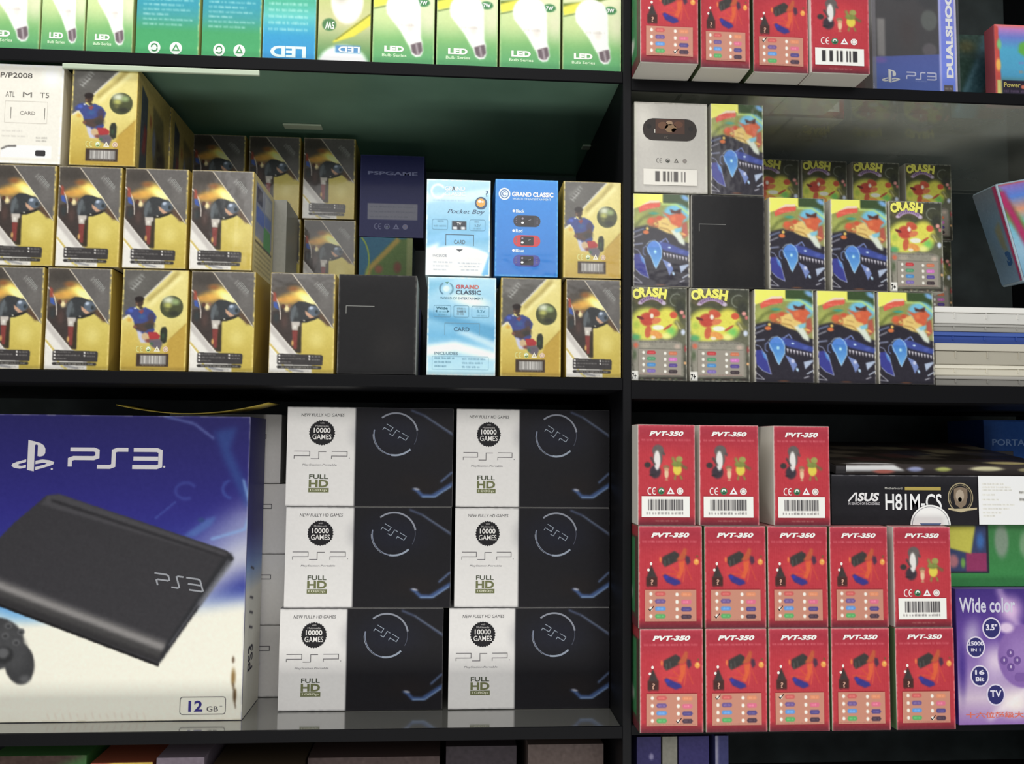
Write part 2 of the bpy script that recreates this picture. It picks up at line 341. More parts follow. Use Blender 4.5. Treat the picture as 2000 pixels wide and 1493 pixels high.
def art_cyclist():
    a = Art(.0609, .0985, (10, 20, 955, 1415), (205, 188, 84))
    a.vgrad([(20, (212, 196, 96)), (900, (212, 196, 92)), (1415, (188, 164, 50))]); a.ell(760, 960, 300, 260, (222, 208, 118), soft=1, a=.7)
    a.rect(10, 0, 640, 1130, (84, 76, 66), a=.0)
    a.poly([(10, 20), (320, 20), (700, 470), (830, 640), (950, 790), (700, 640), (480, 720), (460, 1140), (400, 1130), (10, 720)], (92, 84, 76), soft=6)
    a.ell(200, 130, 330, 150, (74, 68, 62), soft=.8); a.ell(300, 380, 300, 130, (226, 172, 62), soft=.9, rot=-12); a.ell(480, 330, 260, 130, (250, 220, 90), soft=.8, rot=30); a.ell(560, 390, 220, 90, (255, 244, 160), soft=.8, rot=35)
    a.ell(170, 400, 150, 60, (206, 150, 60), soft=.9); a.ell(340, 240, 140, 70, (150, 96, 50), soft=1); a.ell(250, 520, 60, 70, (240, 220, 160), soft=.8)
    a.poly([(40, 560), (150, 540), (190, 480), (230, 580), (300, 560), (460, 700), (470, 1130), (400, 1130), (20, 740)], (68, 58, 54), soft=9); a.ell(220, 700, 80, 160, (86, 66, 60), soft=.9); a.ell(100, 650, 70, 110, (58, 62, 62), soft=.8)
    a.ell(200, 490, 30, 34, (96, 60, 44)); a.ell(290, 480, 28, 34, (150, 110, 80), soft=.5)
    # bent rider: back, helmet, arms, shorts, leg
    a.poly([(480, 725), (700, 655), (830, 735), (955, 790), (955, 1415), (650, 1415), (480, 1145)], (212, 196, 92), soft=3, col2=(192, 168, 56)); a.ell(700, 940, 190, 200, (224, 210, 120), soft=1, a=.7)
    a.poly([(305, 640), (312, 540), (350, 460), (420, 415), (520, 420), (620, 452), (700, 468), (745, 530), (735, 590), (640, 610), (520, 690), (450, 720), (320, 710)], (62, 64, 66), soft=3)
    a.poly([(305, 640), (318, 530), (370, 460), (400, 520), (370, 620), (340, 700), (320, 705)], (100, 106, 110), soft=9); a.ell(395, 600, 46, 80, (88, 94, 96), soft=.8)
    a.ell(645, 545, 98, 82, (96, 108, 122), rot=20, soft=.25); a.ell(610, 505, 46, 34, (186, 198, 216), rot=-20, soft=.7); a.ell(690, 560, 40, 46, (52, 58, 60), soft=.7); a.poly([(520, 540), (580, 580), (660, 640), (600, 655), (530, 600)], (204, 160, 130), soft=4)
    a.poly([(440, 690), (600, 655), (720, 620), (745, 600), (740, 630), (660, 675), (540, 715), (460, 715)], (46, 44, 42), soft=4); a.ell(510, 685, 22, 13, (190, 186, 170), soft=.5)
    a.line([(740, 600), (880, 740)], 60, (96, 70, 48), soft=16, a=.9)
    a.poly([(322, 705), (450, 705), (440, 825), (335, 820)], (196, 188, 178), soft=5); a.ell(375, 770, 30, 34, (222, 218, 206), soft=.8)
    a.poly([(335, 822), (430, 822), (420, 940), (430, 1090), (365, 1080), (345, 960)], (136, 62, 56), soft=5); a.poly([(425, 760), (470, 760), (478, 1140), (410, 1120)], (64, 54, 36), soft=6); a.ell(345, 1000, 26, 60, (206, 160, 90), soft=.7)
    # corner flash, swoosh
    a.poly([(322, 20), (955, 20), (955, 800), (930, 770)], (104, 100, 97)); a.ell(820, 420, 200, 250, (116, 112, 108), soft=1, a=.8); a.line([(322, 30), (560, 310), (935, 775)], 12, (222, 210, 190)); a.line([(560, 310), (700, 480)], 12, (250, 240, 190))
    a.poly([(10, 712), (405, 1140), (640, 1200), (640, 1415), (10, 1415)], (226, 222, 214)); a.poly([(10, 730), (60, 780), (370, 1120), (395, 1150), (300, 1150), (10, 840)], (196, 190, 184), soft=10); a.line([(10, 1010), (170, 1180)], 26, (206, 182, 90), soft=4); a.line([(10, 1045), (140, 1190)], 12, (245, 242, 230)); a.line([(200, 1290), (260, 1360), (350, 1415)], 22, (216, 196, 90), soft=4); a.line([(300, 1360), (520, 1400)], 26, (150, 150, 156), soft=6)
    a.arc(-160, 640, 320, 420, -70, 5, 14, (220, 210, 200)); a.poly([(48, 430), (100, 425), (135, 540), (60, 505)], (70, 96, 170), soft=3); a.poly([(45, 280), (88, 310), (100, 425), (45, 425)], (160, 76, 58), soft=6)
    # wordmark set across the corner flash
    for k in range(3): a.stroke([(690+k*28, 170-k*4), (850+k*6, 330-k*14)], 8, (150, 150, 146))
    a.line([(660, 150), (850, 350)], 60, (150, 148, 144), a=.35, soft=14); 
    for k in range(6): a.line([(640+k*34, 190+k*28), (700+k*34, 130+k*28)], 9, (168, 166, 160), a=.7)
    a.poly([(128, 1165), (150, 1150), (780, 1160), (800, 1180), (795, 1300), (780, 1310), (135, 1300), (125, 1280)], (64, 60, 60)); a.poly([(120, 1335), (140, 1315), (770, 1318), (785, 1340), (770, 1362), (140, 1358)], (58, 55, 52))
    for k, y in enumerate((1178, 1220, 1264)):
        a.rect(145, y-13, 172, y+10, (235, 230, 225)); a.dashes(190, y, (390, 545, 330)[k], 17, (168, 164, 160), k+1)
        if k < 2: a.rect(588, y-6, 612, y+16, (235, 230, 225)); a.dashes(635, y+8, 755, 17, (168, 164, 160), k+7)
    a.dashes(190, 1338, 730, 20, (184, 178, 168), 11); a.dashes(260, 1385, 600, 14, (150, 144, 130), 12)
    a.edges((222, 200, 110), 1.3, .9, 'r'); a.edges((196, 186, 160), .8, .7, 'ltb'); return a.noise(4, 3)
def art_ball():
    a = Art(.0609, .0985, (50, 45, 965, 1430), (206, 186, 96))
    a.vgrad([(45, (226, 212, 130)), (700, (222, 208, 120)), (1430, (184, 154, 40))]); a.ell(160, 1000, 260, 300, (206, 180, 70), soft=1, a=.8); a.ell(520, 900, 300, 300, (228, 216, 150), soft=1, a=.5)
    a.poly([(965, 760), (710, 1010), (600, 1430), (965, 1430)], (190, 156, 46), soft=8); a.line([(960, 780), (740, 990)], 8, (170, 140, 60), soft=3)
    a.poly([(50, 45), (740, 45), (350, 430), (240, 560), (60, 740), (50, 740)], (98, 95, 90)); a.ell(240, 220, 240, 200, (112, 109, 104), soft=1, a=.7)
    a.line([(735, 55), (350, 435)], 22, (206, 202, 188), soft=3); a.line([(830, 60), (640, 280), (400, 470)], 60, (150, 128, 50), soft=22, a=.6); a.line([(880, 120), (540, 420), (440, 540)], 50, (244, 236, 170), soft=24, a=.7)
    a.line([(60, 735), (150, 670), (220, 760)], 22, (222, 216, 200), soft=4); a.ell(160, 740, 60, 40, (214, 170, 60), soft=.8)
    for k in range(6): a.line([(150+k*28, 290-k*36), (220+k*26, 330-k*36)], 16, (160, 160, 156), a=.75, soft=3)
    a.line([(130, 260), (330, 100)], 40, (148, 148, 142), a=.4, soft=14); a.line([(180, 320), (300, 200)], 18, (176, 176, 170), a=.7, soft=3)
    # footballer sliding in a blue shirt
    a.poly([(95, 620), (160, 565), (230, 560), (300, 600), (370, 560), (480, 610), (540, 690), (520, 760), (480, 790), (520, 870), (480, 930), (300, 930), (250, 860), (215, 740), (160, 665), (100, 670)], (66, 78, 140), soft=4)
    a.ell(460, 700, 70, 90, (74, 66, 96), soft=.6); a.ell(330, 690, 80, 60, (60, 92, 146), soft=.8); a.ell(170, 610, 60, 40, (80, 104, 196), soft=.8); a.poly([(280, 620), (330, 660), (360, 610), (340, 590)], (150, 74, 74), soft=4); a.ell(232, 578, 20, 14, (214, 222, 235), soft=.6)
    a.poly([(235, 790), (350, 780), (480, 720), (520, 790), (470, 830), (380, 900), (280, 880), (225, 840)], (88, 68, 60), soft=6); a.ell(440, 820, 110, 60, (66, 62, 58), soft=.7); a.ell(240, 830, 36, 30, (128, 84, 66), soft=.6)
    a.ell(292, 495, 66, 74, (70, 52, 42), soft=.3); a.ell(290, 450, 78, 46, (44, 34, 32), soft=.3); a.ell(255, 520, 26, 26, (128, 98, 76), soft=.7); a.ell(315, 570, 40, 26, (78, 62, 50), soft=.5)
    a.poly([(270, 880), (330, 900), (420, 1050), (330, 1050), (290, 970)], (196, 196, 214), soft=6); a.ell(385, 960, 56, 66, (202, 172, 130), soft=.4); a.poly([(420, 900), (540, 900), (600, 950), (580, 1000), (450, 1010)], (176, 52, 56), soft=5); a.ell(440, 1020, 80, 40, (134, 74, 70), soft=.7)
    a.poly([(440, 1010), (600, 990), (640, 1050), (600, 1150), (480, 1100)], (106, 98, 108), soft=7); a.ell(480, 1060, 40, 30, (70, 110, 80), soft=.8); a.poly([(600, 880), (620, 830), (670, 820), (695, 880), (690, 1030), (650, 1060), (600, 1000)], (52, 56, 44), soft=5); a.ell(640, 950, 30, 60, (60, 84, 58), soft=.8)
    a.ell(745, 550, 168, 160, (78, 82, 50), soft=.06); a.ell(700, 460, 130, 90, (208, 214, 186), soft=.9); a.ell(690, 530, 90, 60, (180, 182, 90), soft=.9); a.ell(800, 480, 90, 70, (150, 170, 110), soft=.9); a.ell(780, 640, 120, 60, (56, 58, 44), soft=.8); a.ell(680, 590, 50, 40, (110, 110, 62), soft=.8)
    ce_row(a, 320, 680, 1132, 38, [(212, 210, 130), (190, 206, 130), (226, 220, 200), (222, 196, 170)])
    a.rect(275, 1195, 725, 1375, (70, 55, 44)); a.rect(330, 1220, 690, 1345, (128, 124, 120)); a.barcode(345, 1222, 680, 1335, (210, 206, 200), 3, 30); a.dashes(350, 1355, 680, 14, (160, 150, 140), 2)
    a.dashes(400, 1410, 600, 12, (130, 96, 40), 5, .6)
    a.edges((226, 206, 110), 1.2, .9, 'lr'); a.edges((196, 180, 130), .8, .7, 'tb'); return a.noise(4, 3)
def art_goldside():
    a = Art(.098, .0985, (0, 0, 100, 100), (226, 208, 140), grid=1.0)
    a.rect(10, 6, 90, 62, (150, 156, 180)); a.rect(14, 30, 52, 46, (80, 120, 210)); a.rect(54, 10, 86, 28, (190, 192, 200)); a.rect(50, 44, 84, 66, (40, 170, 80)); a.rect(14, 10, 40, 26, (50, 60, 100)); a.rect(54, 30, 86, 42, (90, 130, 210)); a.rect(10, 66, 92, 68, (60, 54, 40))
    for k in range(5): a.dashes(10, 73+k*5, 90, 2, (110, 96, 60), k)
    a.edges((220, 196, 100), 3, .9, 'l'); return a.noise(6, 4)
def art_goldside2():
    a = Art(.098, .0985, (0, 0, 100, 100), (170, 150, 80), grid=1.0)
    a.poly([(12, 12), (30, 20), (30, 100), (10, 100)], (70, 76, 82)); a.poly([(22, 48), (30, 54), (26, 80), (16, 80)], (120, 60, 60), soft=2); a.poly([(46, 20), (80, 26), (92, 100), (52, 100)], (110, 102, 66), soft=2); a.ell(52, 60, 8, 22, (120, 124, 140), soft=.6); a.poly([(60, 50), (86, 60), (90, 100), (60, 100)], (66, 58, 54), soft=4); a.ell(40, 40, 6, 10, (150, 100, 60), soft=.8)
    a.edges((214, 190, 96), 4, .9, 'l'); return a.noise(8, 4)
def sky_swoops(a, x0, y0, x1, y1):
    w, h = x1-x0, y1-y0; X = lambda u: x0+u*w; Y = lambda v: y0+v*h
    a.vgrad([(y0, (176, 220, 238)), (Y(.35), (152, 206, 232)), (Y(.6), (110, 184, 222)), (Y(.8), (170, 216, 234)), (y1, (186, 224, 238))])
    return X, Y
def art_pocket():
    a = Art(.0640, .0970, (88, 103, 527, 738), (150, 205, 235)); X, Y = sky_swoops(a, 88, 103, 527, 738)
    a.poly([(88, 260), (200, 240), (380, 250), (527, 190), (527, 150), (300, 190), (88, 200)], (206, 236, 248), soft=10); a.poly([(88, 480), (250, 450), (400, 470), (527, 400), (527, 480), (88, 560)], (128, 196, 234), soft=12)
    a.ell(300, 720, 330, 190, (246, 250, 252), soft=.12); a.poly([(88, 560), (180, 520), (88, 738)], (236, 248, 252), soft=12); a.poly([(520, 600), (470, 738), (527, 738), (527, 560)], (110, 190, 236), soft=6)
    a.arc(165, 180, 46, 44, 20, 330, 14, (235, 245, 250), soft=2); a.text('GRAND', 212, 148, 352, 176, (238, 246, 250), .02); a.text('CLASSIC', 212, 184, 352, 212, (238, 246, 250), .02); a.text('A', 262, 148, 284, 176, (70, 90, 120), .02)
    a.dashes(130, 240, 350, 10, (120, 160, 190), 4, .5); a.disc(462, 255, 42, 42, (60, 96, 130)); a.up().disc(460, 252, 30, 28, (232, 170, 60)); a.up().disc(452, 244, 12, 9, (240, 240, 230)).disc(472, 246, 9, 7, (240, 220, 200)); a.layer = 0; a.text('?', 492, 170, 512, 210, (80, 120, 160), .01)
    a.text('Pocket Boy', 232, 300, 488, 336, (36, 70, 110), .0, .35)
    a.roundrect(130, 368, 236, 436, 12, (90, 150, 184), 3); a.roundrect(386, 366, 492, 438, 12, (90, 150, 184), 3); a.rect(264, 378, 362, 436, (40, 48, 62)); a.text('TV', 298, 388, 328, 406, (236, 240, 244), .02); a.rect(272, 416, 300, 432, (220, 226, 230)); a.rect(326, 416, 354, 432, (220, 226, 230))
    a.dashes(165, 380, 205, 12, (60, 100, 130), 3); a.dashes(140, 412, 226, 10, (70, 120, 150), 5); a.dashes(420, 380, 452, 12, (60, 100, 130), 6); a.text('5.2V', 420, 396, 460, 412, (50, 90, 120)); a.dashes(410, 424, 470, 9, (80, 130, 160), 8)
    a.stroke([(224, 540), (224, 468), (414, 468), (414, 540)], 4, (60, 90, 110)); a.text('CARD', 280, 502, 356, 530, (80, 92, 104), .0); a.vpoly([(294, 564), (342, 564), (318, 580)], (70, 78, 86))
    a.text('INCLUDE', 138, 600, 232, 616, (130, 140, 150))
    for k in range(3): a.dashes(138, 652+k*25, 270-k*20, 9, (120, 130, 140), k); a.dashes(310+k*10, 656+k*22, 470-k*10, 9, (120, 130, 140), k+4)
    a.edges((240, 246, 250), .9, .9); return a.noise(3, 3)
def art_classic():
    a = Art(.0665, .0980, (115, 735, 572, 1385), (150, 205, 235)); X, Y = sky_swoops(a, 115, 735, 572, 1385)
    a.ell(400, 890, 200, 60, (230, 242, 246), rot=10, soft=.8); a.poly([(115, 1010), (300, 1060), (572, 1180), (572, 1060), (300, 1000), (115, 960)], (92, 168, 208), soft=14); a.poly([(115, 1190), (300, 1160), (572, 1230), (572, 1280), (300, 1230), (115, 1260)], (236, 244, 248), soft=14); a.poly([(300, 1100), (572, 1210), (572, 1160), (380, 1090)], (240, 248, 250), soft=12, a=.6); a.poly([(115, 760), (300, 745), (115, 860)], (120, 190, 220), soft=20)
    a.arc(238, 812, 44, 42, 120, 240, 9, (74, 120, 146)); a.arc(238, 812, 44, 42, -60, 60, 9, (90, 140, 160)); a.ell(238, 812, 30, 28, (216, 236, 240), soft=.5); a.vpoly([(230, 770), (255, 768), (245, 782)], (70, 140, 120))
    a.text('GRAND', 302, 786, 456, 812, (190, 88, 92), .03); a.text('CLASSIC', 302, 822, 470, 850, (80, 92, 110), .03); a.up().text('ND', 396, 786, 456, 812, (206, 120, 110), .03).text('G', 302, 786, 330, 812, (206, 70, 80), .03); a.layer = 0
    a.text('WORLD OF ENTERTAINMENT', 198, 868, 486, 884, (90, 130, 150), .01)
    for x0, x1 in ((158, 270), (290, 390), (410, 525)): a.roundrect(x0, 925, x1, 1000, 8, (110, 160, 184), 3)
    a.text('Wide', 172, 934, 250, 952, (50, 110, 130), .03); a.dashes(190, 966, 250, 10, (60, 120, 140), 3); a.vpoly([(165, 962), (180, 954), (180, 972)], (40, 100, 120)); a.vpoly([(262, 962), (247, 954), (247, 972)], (40, 100, 120)); a.dashes(185, 986, 245, 9, (80, 130, 150), 4)
    a.dashes(312, 942, 365, 14, (80, 90, 96), 6); a.dashes(312, 962, 370, 18, (70, 80, 88), 9); a.dashes(310, 980, 360, 10, (90, 100, 110), 7); a.dashes(435, 935, 505, 9, (90, 140, 160), 8); a.text('5.2V', 444, 950, 500, 970, (90, 150, 176), .02); a.dashes(445, 988, 510, 10, (90, 140, 160), 9)
    a.stroke([(232, 1120), (232, 1040), (462, 1040), (462, 1120)], 4, (110, 160, 184)); a.text('CARD', 292, 1066, 396, 1094, (70, 110, 134), .02)
    a.text('INCLUDES', 166, 1230, 322, 1250, (110, 140, 154), .02); a.roundrect(152, 1260, 525, 1345, 6, (130, 176, 196), 2)
    for k in range(3): a.dashes(164, 1272+k*27, 300-k*25, 13, (74, 118, 140), k); a.dashes(350, 1276+k*27, 510-k*20, 12, (84, 128, 150), k+5)
    a.edges((230, 242, 246), 1.1, .95); return a.noise(3, 3)
def art_blueclassic():
    a = Art(.0650, .0988, (555, 105, 985, 745), (32, 140, 208)); a.vgrad([(105, (14, 142, 226)), (745, (8, 122, 206))])
    a.disc(618, 204, 40, 40, (226, 236, 244)); a.up().disc(618, 204, 30, 30, (60, 120, 180)); a.up().disc(618, 204, 24, 24, (222, 230, 238)); a.up().varc(618, 204, 14, 14, 40, 330, 5, (60, 120, 180)); a.layer = 0
    a.text('GRAND CLASSIC', 668, 188, 952, 220, (232, 238, 240), .05); a.text('WORLD OF ENTERTAINMENT', 672, 228, 935, 242, (200, 224, 240), .01)
    for k, (t, c, y) in enumerate((('Black', (52, 50, 60), 380), ('Red', (206, 52, 62), 510), ('Blue', (70, 72, 160), 640))):
        a.disc(682, y-65, 9, 9, (232, 240, 246)); a.text(t, 697, y-76, 755 if k != 1 else 742, y-54, (220, 236, 246), .02)
        a.roundrect(680, y-37, 864, y+38, 36, c); a.up().roundrect(730, y-29, 818, y+30, 6, (34, 32, 40)); a.up().rect(0, 0, 0, 0, W_); a.disc(742, y-16, 7, 7, (150, 140, 160)).disc(742, y+12, 9, 7, (230, 232, 240)); a.stroke([(782, y-4), (800, y-10)], 3, (160, 160, 170))
        for q in range(3): a.disc(700, y-16+q*14, 4, 4, (120, 110, 130)); a.disc(842, y-16+q*14, 4, 4, (120, 110, 130))
        a.layer = 0
    a.edges((90, 180, 232), 1.2, .8); return a.noise(3, 3)
def art_black(w=.074, h=.0985, hook=True):
    a = Art(w, h, (845, 820, 1290, 1415), (26, 25, 27), grid=1.0)
    a.stroke([(890, 1056), (890, 1010), (1050, 1010)], 3.5, (140, 140, 136)); a.edges((120, 118, 110), .9, .8, 'ltr'); a.edges((70, 68, 64), .8, .6, 'b')
    a.ell(1150, 1250, 180, 200, (36, 34, 34), soft=1); return a.noise(3, 3)
def art_titan():
    """jungle scene left generic: orange and yellow tufts over a dark mass with blue blades"""
    a = Art(.0570, .0948, (60, 45, 885, 1405), (44, 40, 44))
    a.poly([(60, 45), (885, 45), (885, 760), (60, 760)], (150, 158, 70), col2=(150, 150, 90)); a.poly([(480, 45), (885, 45), (885, 260), (700, 190), (480, 170)], (60, 84, 44), soft=16); a.ell(830, 90, 110, 60, (120, 170, 220), soft=.8, rot=30); a.ell(700, 330, 230, 180, (112, 190, 222), soft=.35); a.line([(470, 190), (700, 190), (885, 330)], 26, (190, 220, 120), soft=10)
    a.poly([(60, 45), (495, 45), (495, 180), (440, 150), (280, 160), (150, 240), (60, 270)], (246, 236, 84), soft=5); a.ell(160, 420, 160, 160, (170, 178, 84), soft=.8); a.line([(80, 540), (200, 400), (380, 330)], 40, (110, 120, 50), soft=18); a.ell(360, 330, 110, 30, (60, 160, 140), soft=.8)
    a.poly([(180, 215), (300, 140), (450, 135), (450, 170), (300, 180), (150, 260)], (240, 214, 190), soft=4); a.poly([(135, 265), (190, 215), (300, 180), (460, 170), (455, 230), (300, 265), (150, 325)], (226, 92, 72), soft=4)
    a.poly([(60, 560), (250, 510), (470, 560), (640, 640), (885, 780), (885, 1405), (60, 1405)], (46, 42, 54), soft=16)
    a.poly([(250, 470), (300, 400), (480, 370), (560, 400), (500, 560), (300, 520)], (196, 110, 60), soft=10)
    a.poly([(480, 300), (600, 350), (760, 300), (850, 380), (800, 420), (760, 560), (620, 520), (580, 400)], (214, 98, 54), soft=10); a.poly([(600, 260), (680, 290), (770, 250), (760, 330), (620, 320)], (96, 50, 40), soft=8); a.ell(650, 400, 60, 60, (226, 120, 66), soft=.8)
    a.poly([(420, 430), (560, 380), (620, 480), (720, 520), (700, 640), (560, 620), (430, 560)], (228, 196, 108), soft=12); a.line([(440, 540), (560, 560), (620, 610)], 16, (170, 130, 60), soft=6); a.line([(480, 470), (580, 500)], 14, (190, 150, 80), soft=6)
    a.poly([(610, 580), (720, 560), (820, 740), (820, 800), (740, 760)], (214, 222, 206), soft=12); a.poly([(780, 480), (850, 440), (870, 640), (800, 700), (780, 600)], (184, 90, 72), soft=10); a.ell(800, 630, 60, 26, (232, 170, 86), soft=.7, rot=20); a.poly([(660, 560), (780, 520), (770, 590), (690, 610)], (130, 196, 216), soft=8)
    a.ell(320, 440, 62, 54, (220, 96, 52), soft=.5); a.ell(440, 400, 50, 44, (206, 88, 52), soft=.5); a.ell(245, 615, 60, 40, (218, 118, 56), soft=.5); a.ell(390, 490, 40, 34, (236, 214, 110), soft=.7); a.ell(265, 560, 34, 36, (230, 196, 90), soft=.7); a.line([(300, 560), (420, 470)], 14, (110, 60, 40), soft=6, a=.6)
    a.line([(60, 620), (220, 560)], 26, (110, 120, 150), soft=8); a.line([(60, 700), (190, 640)], 16, (170, 170, 180), soft=6); a.line([(60, 800), (200, 780)], 18, (150, 160, 190), soft=6)
    a.poly([(430, 740), (560, 760), (760, 840), (885, 880), (885, 960), (700, 920), (520, 880), (430, 820)], (66, 82, 160), soft=10); a.line([(450, 760), (540, 700), (580, 760)], 16, (130, 150, 210), soft=5); a.ell(590, 830, 30, 18, (200, 226, 250), soft=.6); a.ell(770, 890, 60, 40, (84, 100, 180), soft=.8)
    for k in range(8): a.poly([(500+k*46, 905+k*9), (532+k*46, 910+k*9), (520+k*46, 980+k*8)], (214, 210, 220), soft=3)
    a.ell(370, 860, 118, 130, (84, 140, 220), soft=.12); a.poly([(255, 830), (478, 830), (478, 980), (395, 1150), (360, 1100), (300, 930)], (66, 130, 206), soft=3, col2=(110, 180, 232)); a.line([(250, 800), (300, 745), (380, 730), (440, 780), (478, 880), (475, 980), (392, 1150), (300, 930), (250, 820)], 9, (190, 214, 230), soft=2); a.ell(382, 900, 32, 40, (190, 240, 250), soft=.9)
    a.line([(250, 810), (205, 850), (205, 930), (240, 960)], 16, (110, 126, 170), soft=4); a.poly([(60, 940), (150, 930), (215, 1010), (285, 1290), (160, 1230), (80, 1140)], (62, 66, 150), soft=4); a.poly([(150, 940), (215, 990), (240, 1100), (180, 1040)], (80, 140, 214), soft=8); a.line([(70, 860), (130, 880), (215, 1020), (285, 1290), (170, 1240), (90, 1160)], 9, (176, 186, 220), soft=2)
    a.poly([(480, 1000), (600, 1060), (650, 1150), (590, 1250), (560, 1160)], (120, 140, 196), soft=5); a.ell(590, 1090, 36, 40, (200, 206, 232), soft=.7); a.ell(650, 1215, 26, 40, (176, 206, 232), soft=.6, rot=-20); a.poly([(740, 1100), (860, 1070), (885, 1080), (760, 1210)], (176, 190, 214), soft=5); a.line([(780, 1280), (880, 1220)], 16, (200, 210, 226), soft=4); a.line([(740, 1340), (815, 1310)], 14, (190, 190, 200), soft=4)
    a.line([(40, 1240), (190, 1365), (60, 1350)], 10, (190, 190, 200), soft=2); a.ell(460, 1385, 120, 16, (120, 76, 50), soft=.8); a.dashes(120, 245, 440, 30, (245, 150, 120), 4, .5)
    a.edges((226, 222, 200), 1.0, .9, 'lr'); a.edges((60, 56, 60), .8, .6, 'b'); return a.noise(4, 3)
def chart(w, h, bg, cols, title=False, tick=None):
    """the colour check list printed low on the face"""
    a = Art(w, h, (0, 0, 330, 200), bg, grid=1.9)
    for i in range(4):
        y = 26+i*47
        for j, x0 in enumerate((24, 192)):
            yy = y+(4 if j else 0); a.ell(x0+14, yy, 12, 14, (246, 240, 226), soft=.3); c = cols[i*2+j]; x = x0+38; wd = 72
            a.poly([(x, yy), (x+10, yy-14), (x+wd-10, yy-14), (x+wd, yy), (x+wd-10, yy+14), (x+10, yy+14)], c); a.dashes(x+16, yy, x+wd-14, 13, tuple(min(255, q+46) for q in c), i+j*4, .7)
    if tick is not None: i, j = tick; y = 26+i*47; a.stroke([(24+j*168, y), (34+j*168, y+12), (58+j*168, y-16)], 5, (30, 28, 40))
    a.dashes(8, 192, 320, 7, (150, 90, 84), 5, .6); return a
CH_RED = [(206, 96, 92), (222, 140, 100), (118, 92, 150), (220, 110, 140), (96, 152, 216), (92, 78, 140), (86, 172, 98), (84, 62, 78)]
CH_CRASH = [(196, 62, 66), (206, 120, 84), (84, 152, 110), (206, 120, 190), (74, 142, 200), (96, 78, 150), (128, 110, 178), (70, 58, 62)]
def art_crash():
    a = Art(.0570, .0948, (80, 8, 945, 1370), (66, 66, 56))
    a.vgrad([(8, (62, 64, 54)), (400, (90, 92, 60)), (780, (110, 110, 90)), (1370, (60, 58, 50))])
    a.ell(330, 560, 330, 300, (214, 214, 70), soft=.35); a.ell(640, 520, 230, 270, (222, 216, 60), soft=.4); a.ell(700, 650, 130, 120, (120, 200, 90), soft=.9); a.ell(150, 740, 110, 70, (90, 170, 110), soft=.8); a.ell(160, 560, 90, 90, (180, 200, 60), soft=.9); a.ell(620, 720, 140, 70, (236, 236, 130), soft=.8)
    a.arc(790, 190, 100, 90, 90, 300, 12, (150, 156, 140), soft=4); a.ell(850, 300, 120, 160, (60, 62, 52), soft=.7); a.ell(870, 370, 46, 44, (232, 160, 150), soft=.6); a.ell(905, 430, 34, 44, (214, 120, 120), soft=.7)
    # tufts, left generic
    for x, y, rx, ry, c, rt in ((330, 480, 140, 120, (198, 74, 56), 0), (220, 460, 70, 26, (120, 50, 50), 20), (440, 380, 110, 70, (206, 90, 60), 20), (470, 500, 90, 50, (224, 130, 80), -20), (340, 660, 60, 110, (206, 100, 60), 10), (470, 700, 120, 60, (232, 160, 70), 20), (500, 600, 110, 46, (232, 234, 214), 0), (740, 410, 70, 60, (214, 90, 56), 0), (650, 590, 100, 22, (196, 92, 60), -35), (420, 740, 50, 30, (240, 220, 190), 0)):
        a.ell(x, y, rx, ry, c, rot=rt, soft=.35)
    a.ell(400, 430, 40, 52, (236, 232, 214), soft=.6); a.line([(760, 500), (900, 600)], 70, (120, 120, 70), soft=16); a.line([(780, 500), (850, 620)], 20, (196, 190, 130), soft=6); a.ell(890, 660, 50, 60, (206, 216, 236), soft=.7)
    # wordmark and ribbon
    a.poly([(80, 20), (630, 8), (650, 170), (610, 280), (400, 210), (180, 280), (80, 200)], (96, 90, 60), soft=12)
    for k, (t, x0, y0, x1, y1, r) in enumerate((('C', 100, 40, 205, 190, -8), ('R', 200, 18, 310, 160, -4), ('A', 300, 12, 410, 150, 0), ('S', 405, 18, 505, 158, 4), ('H', 505, 30, 630, 182, 9))): a.text(t, x0, y0, x1, y1, (236, 230, 84), .06, 0, r)
    a.arc(400, 560, 300, 400, 232, 308, 62, (176, 150, 186)); a.ell(215, 245, 44, 26, (196, 176, 200), soft=.5); a.ell(590, 240, 46, 40, (200, 186, 206), soft=.6)
    for k in range(11): t = math.radians(238+k*6.2); a.rect(400+300*math.cos(t)-9, 558+400*math.sin(t)-16, 400+300*math.cos(t)+8, 558+400*math.sin(t)+14, (96, 66, 110), .8)
    a.poly([(100, 790), (470, 780), (800, 790), (880, 830), (900, 1310), (160, 1320), (110, 1200)], (150, 146, 132), soft=12); a.ell(300, 860, 120, 60, (176, 168, 150), soft=.8); a.ell(150, 860, 60, 60, (210, 110, 80), soft=.8); a.ell(130, 1000, 50, 120, (96, 110, 80), soft=.8); a.ell(800, 870, 80, 60, (196, 176, 160), soft=.9); a.ell(925, 900, 26, 70, (160, 60, 60), soft=.7); a.ell(920, 1110, 30, 30, (236, 180, 120), soft=.7); a.dashes(200, 805, 820, 22, (84, 80, 76), 6, .6); a.dashes(230, 845, 420, 16, (110, 104, 96), 7, .5)
    a.rect(80, 1235, 185, 1368, (232, 230, 222)); a.text('7+', 92, 1262, 160, 1345, (30, 30, 30), .03)
    for k in range(8): a.ell(240+k*88, 1345, 40, 16, ((110, 120, 84), (70, 50, 44), (150, 130, 100))[k % 3], soft=.9)
    a.edges((176, 174, 160), .9, .8, 'lrtb'); return a.noise(6, 3)
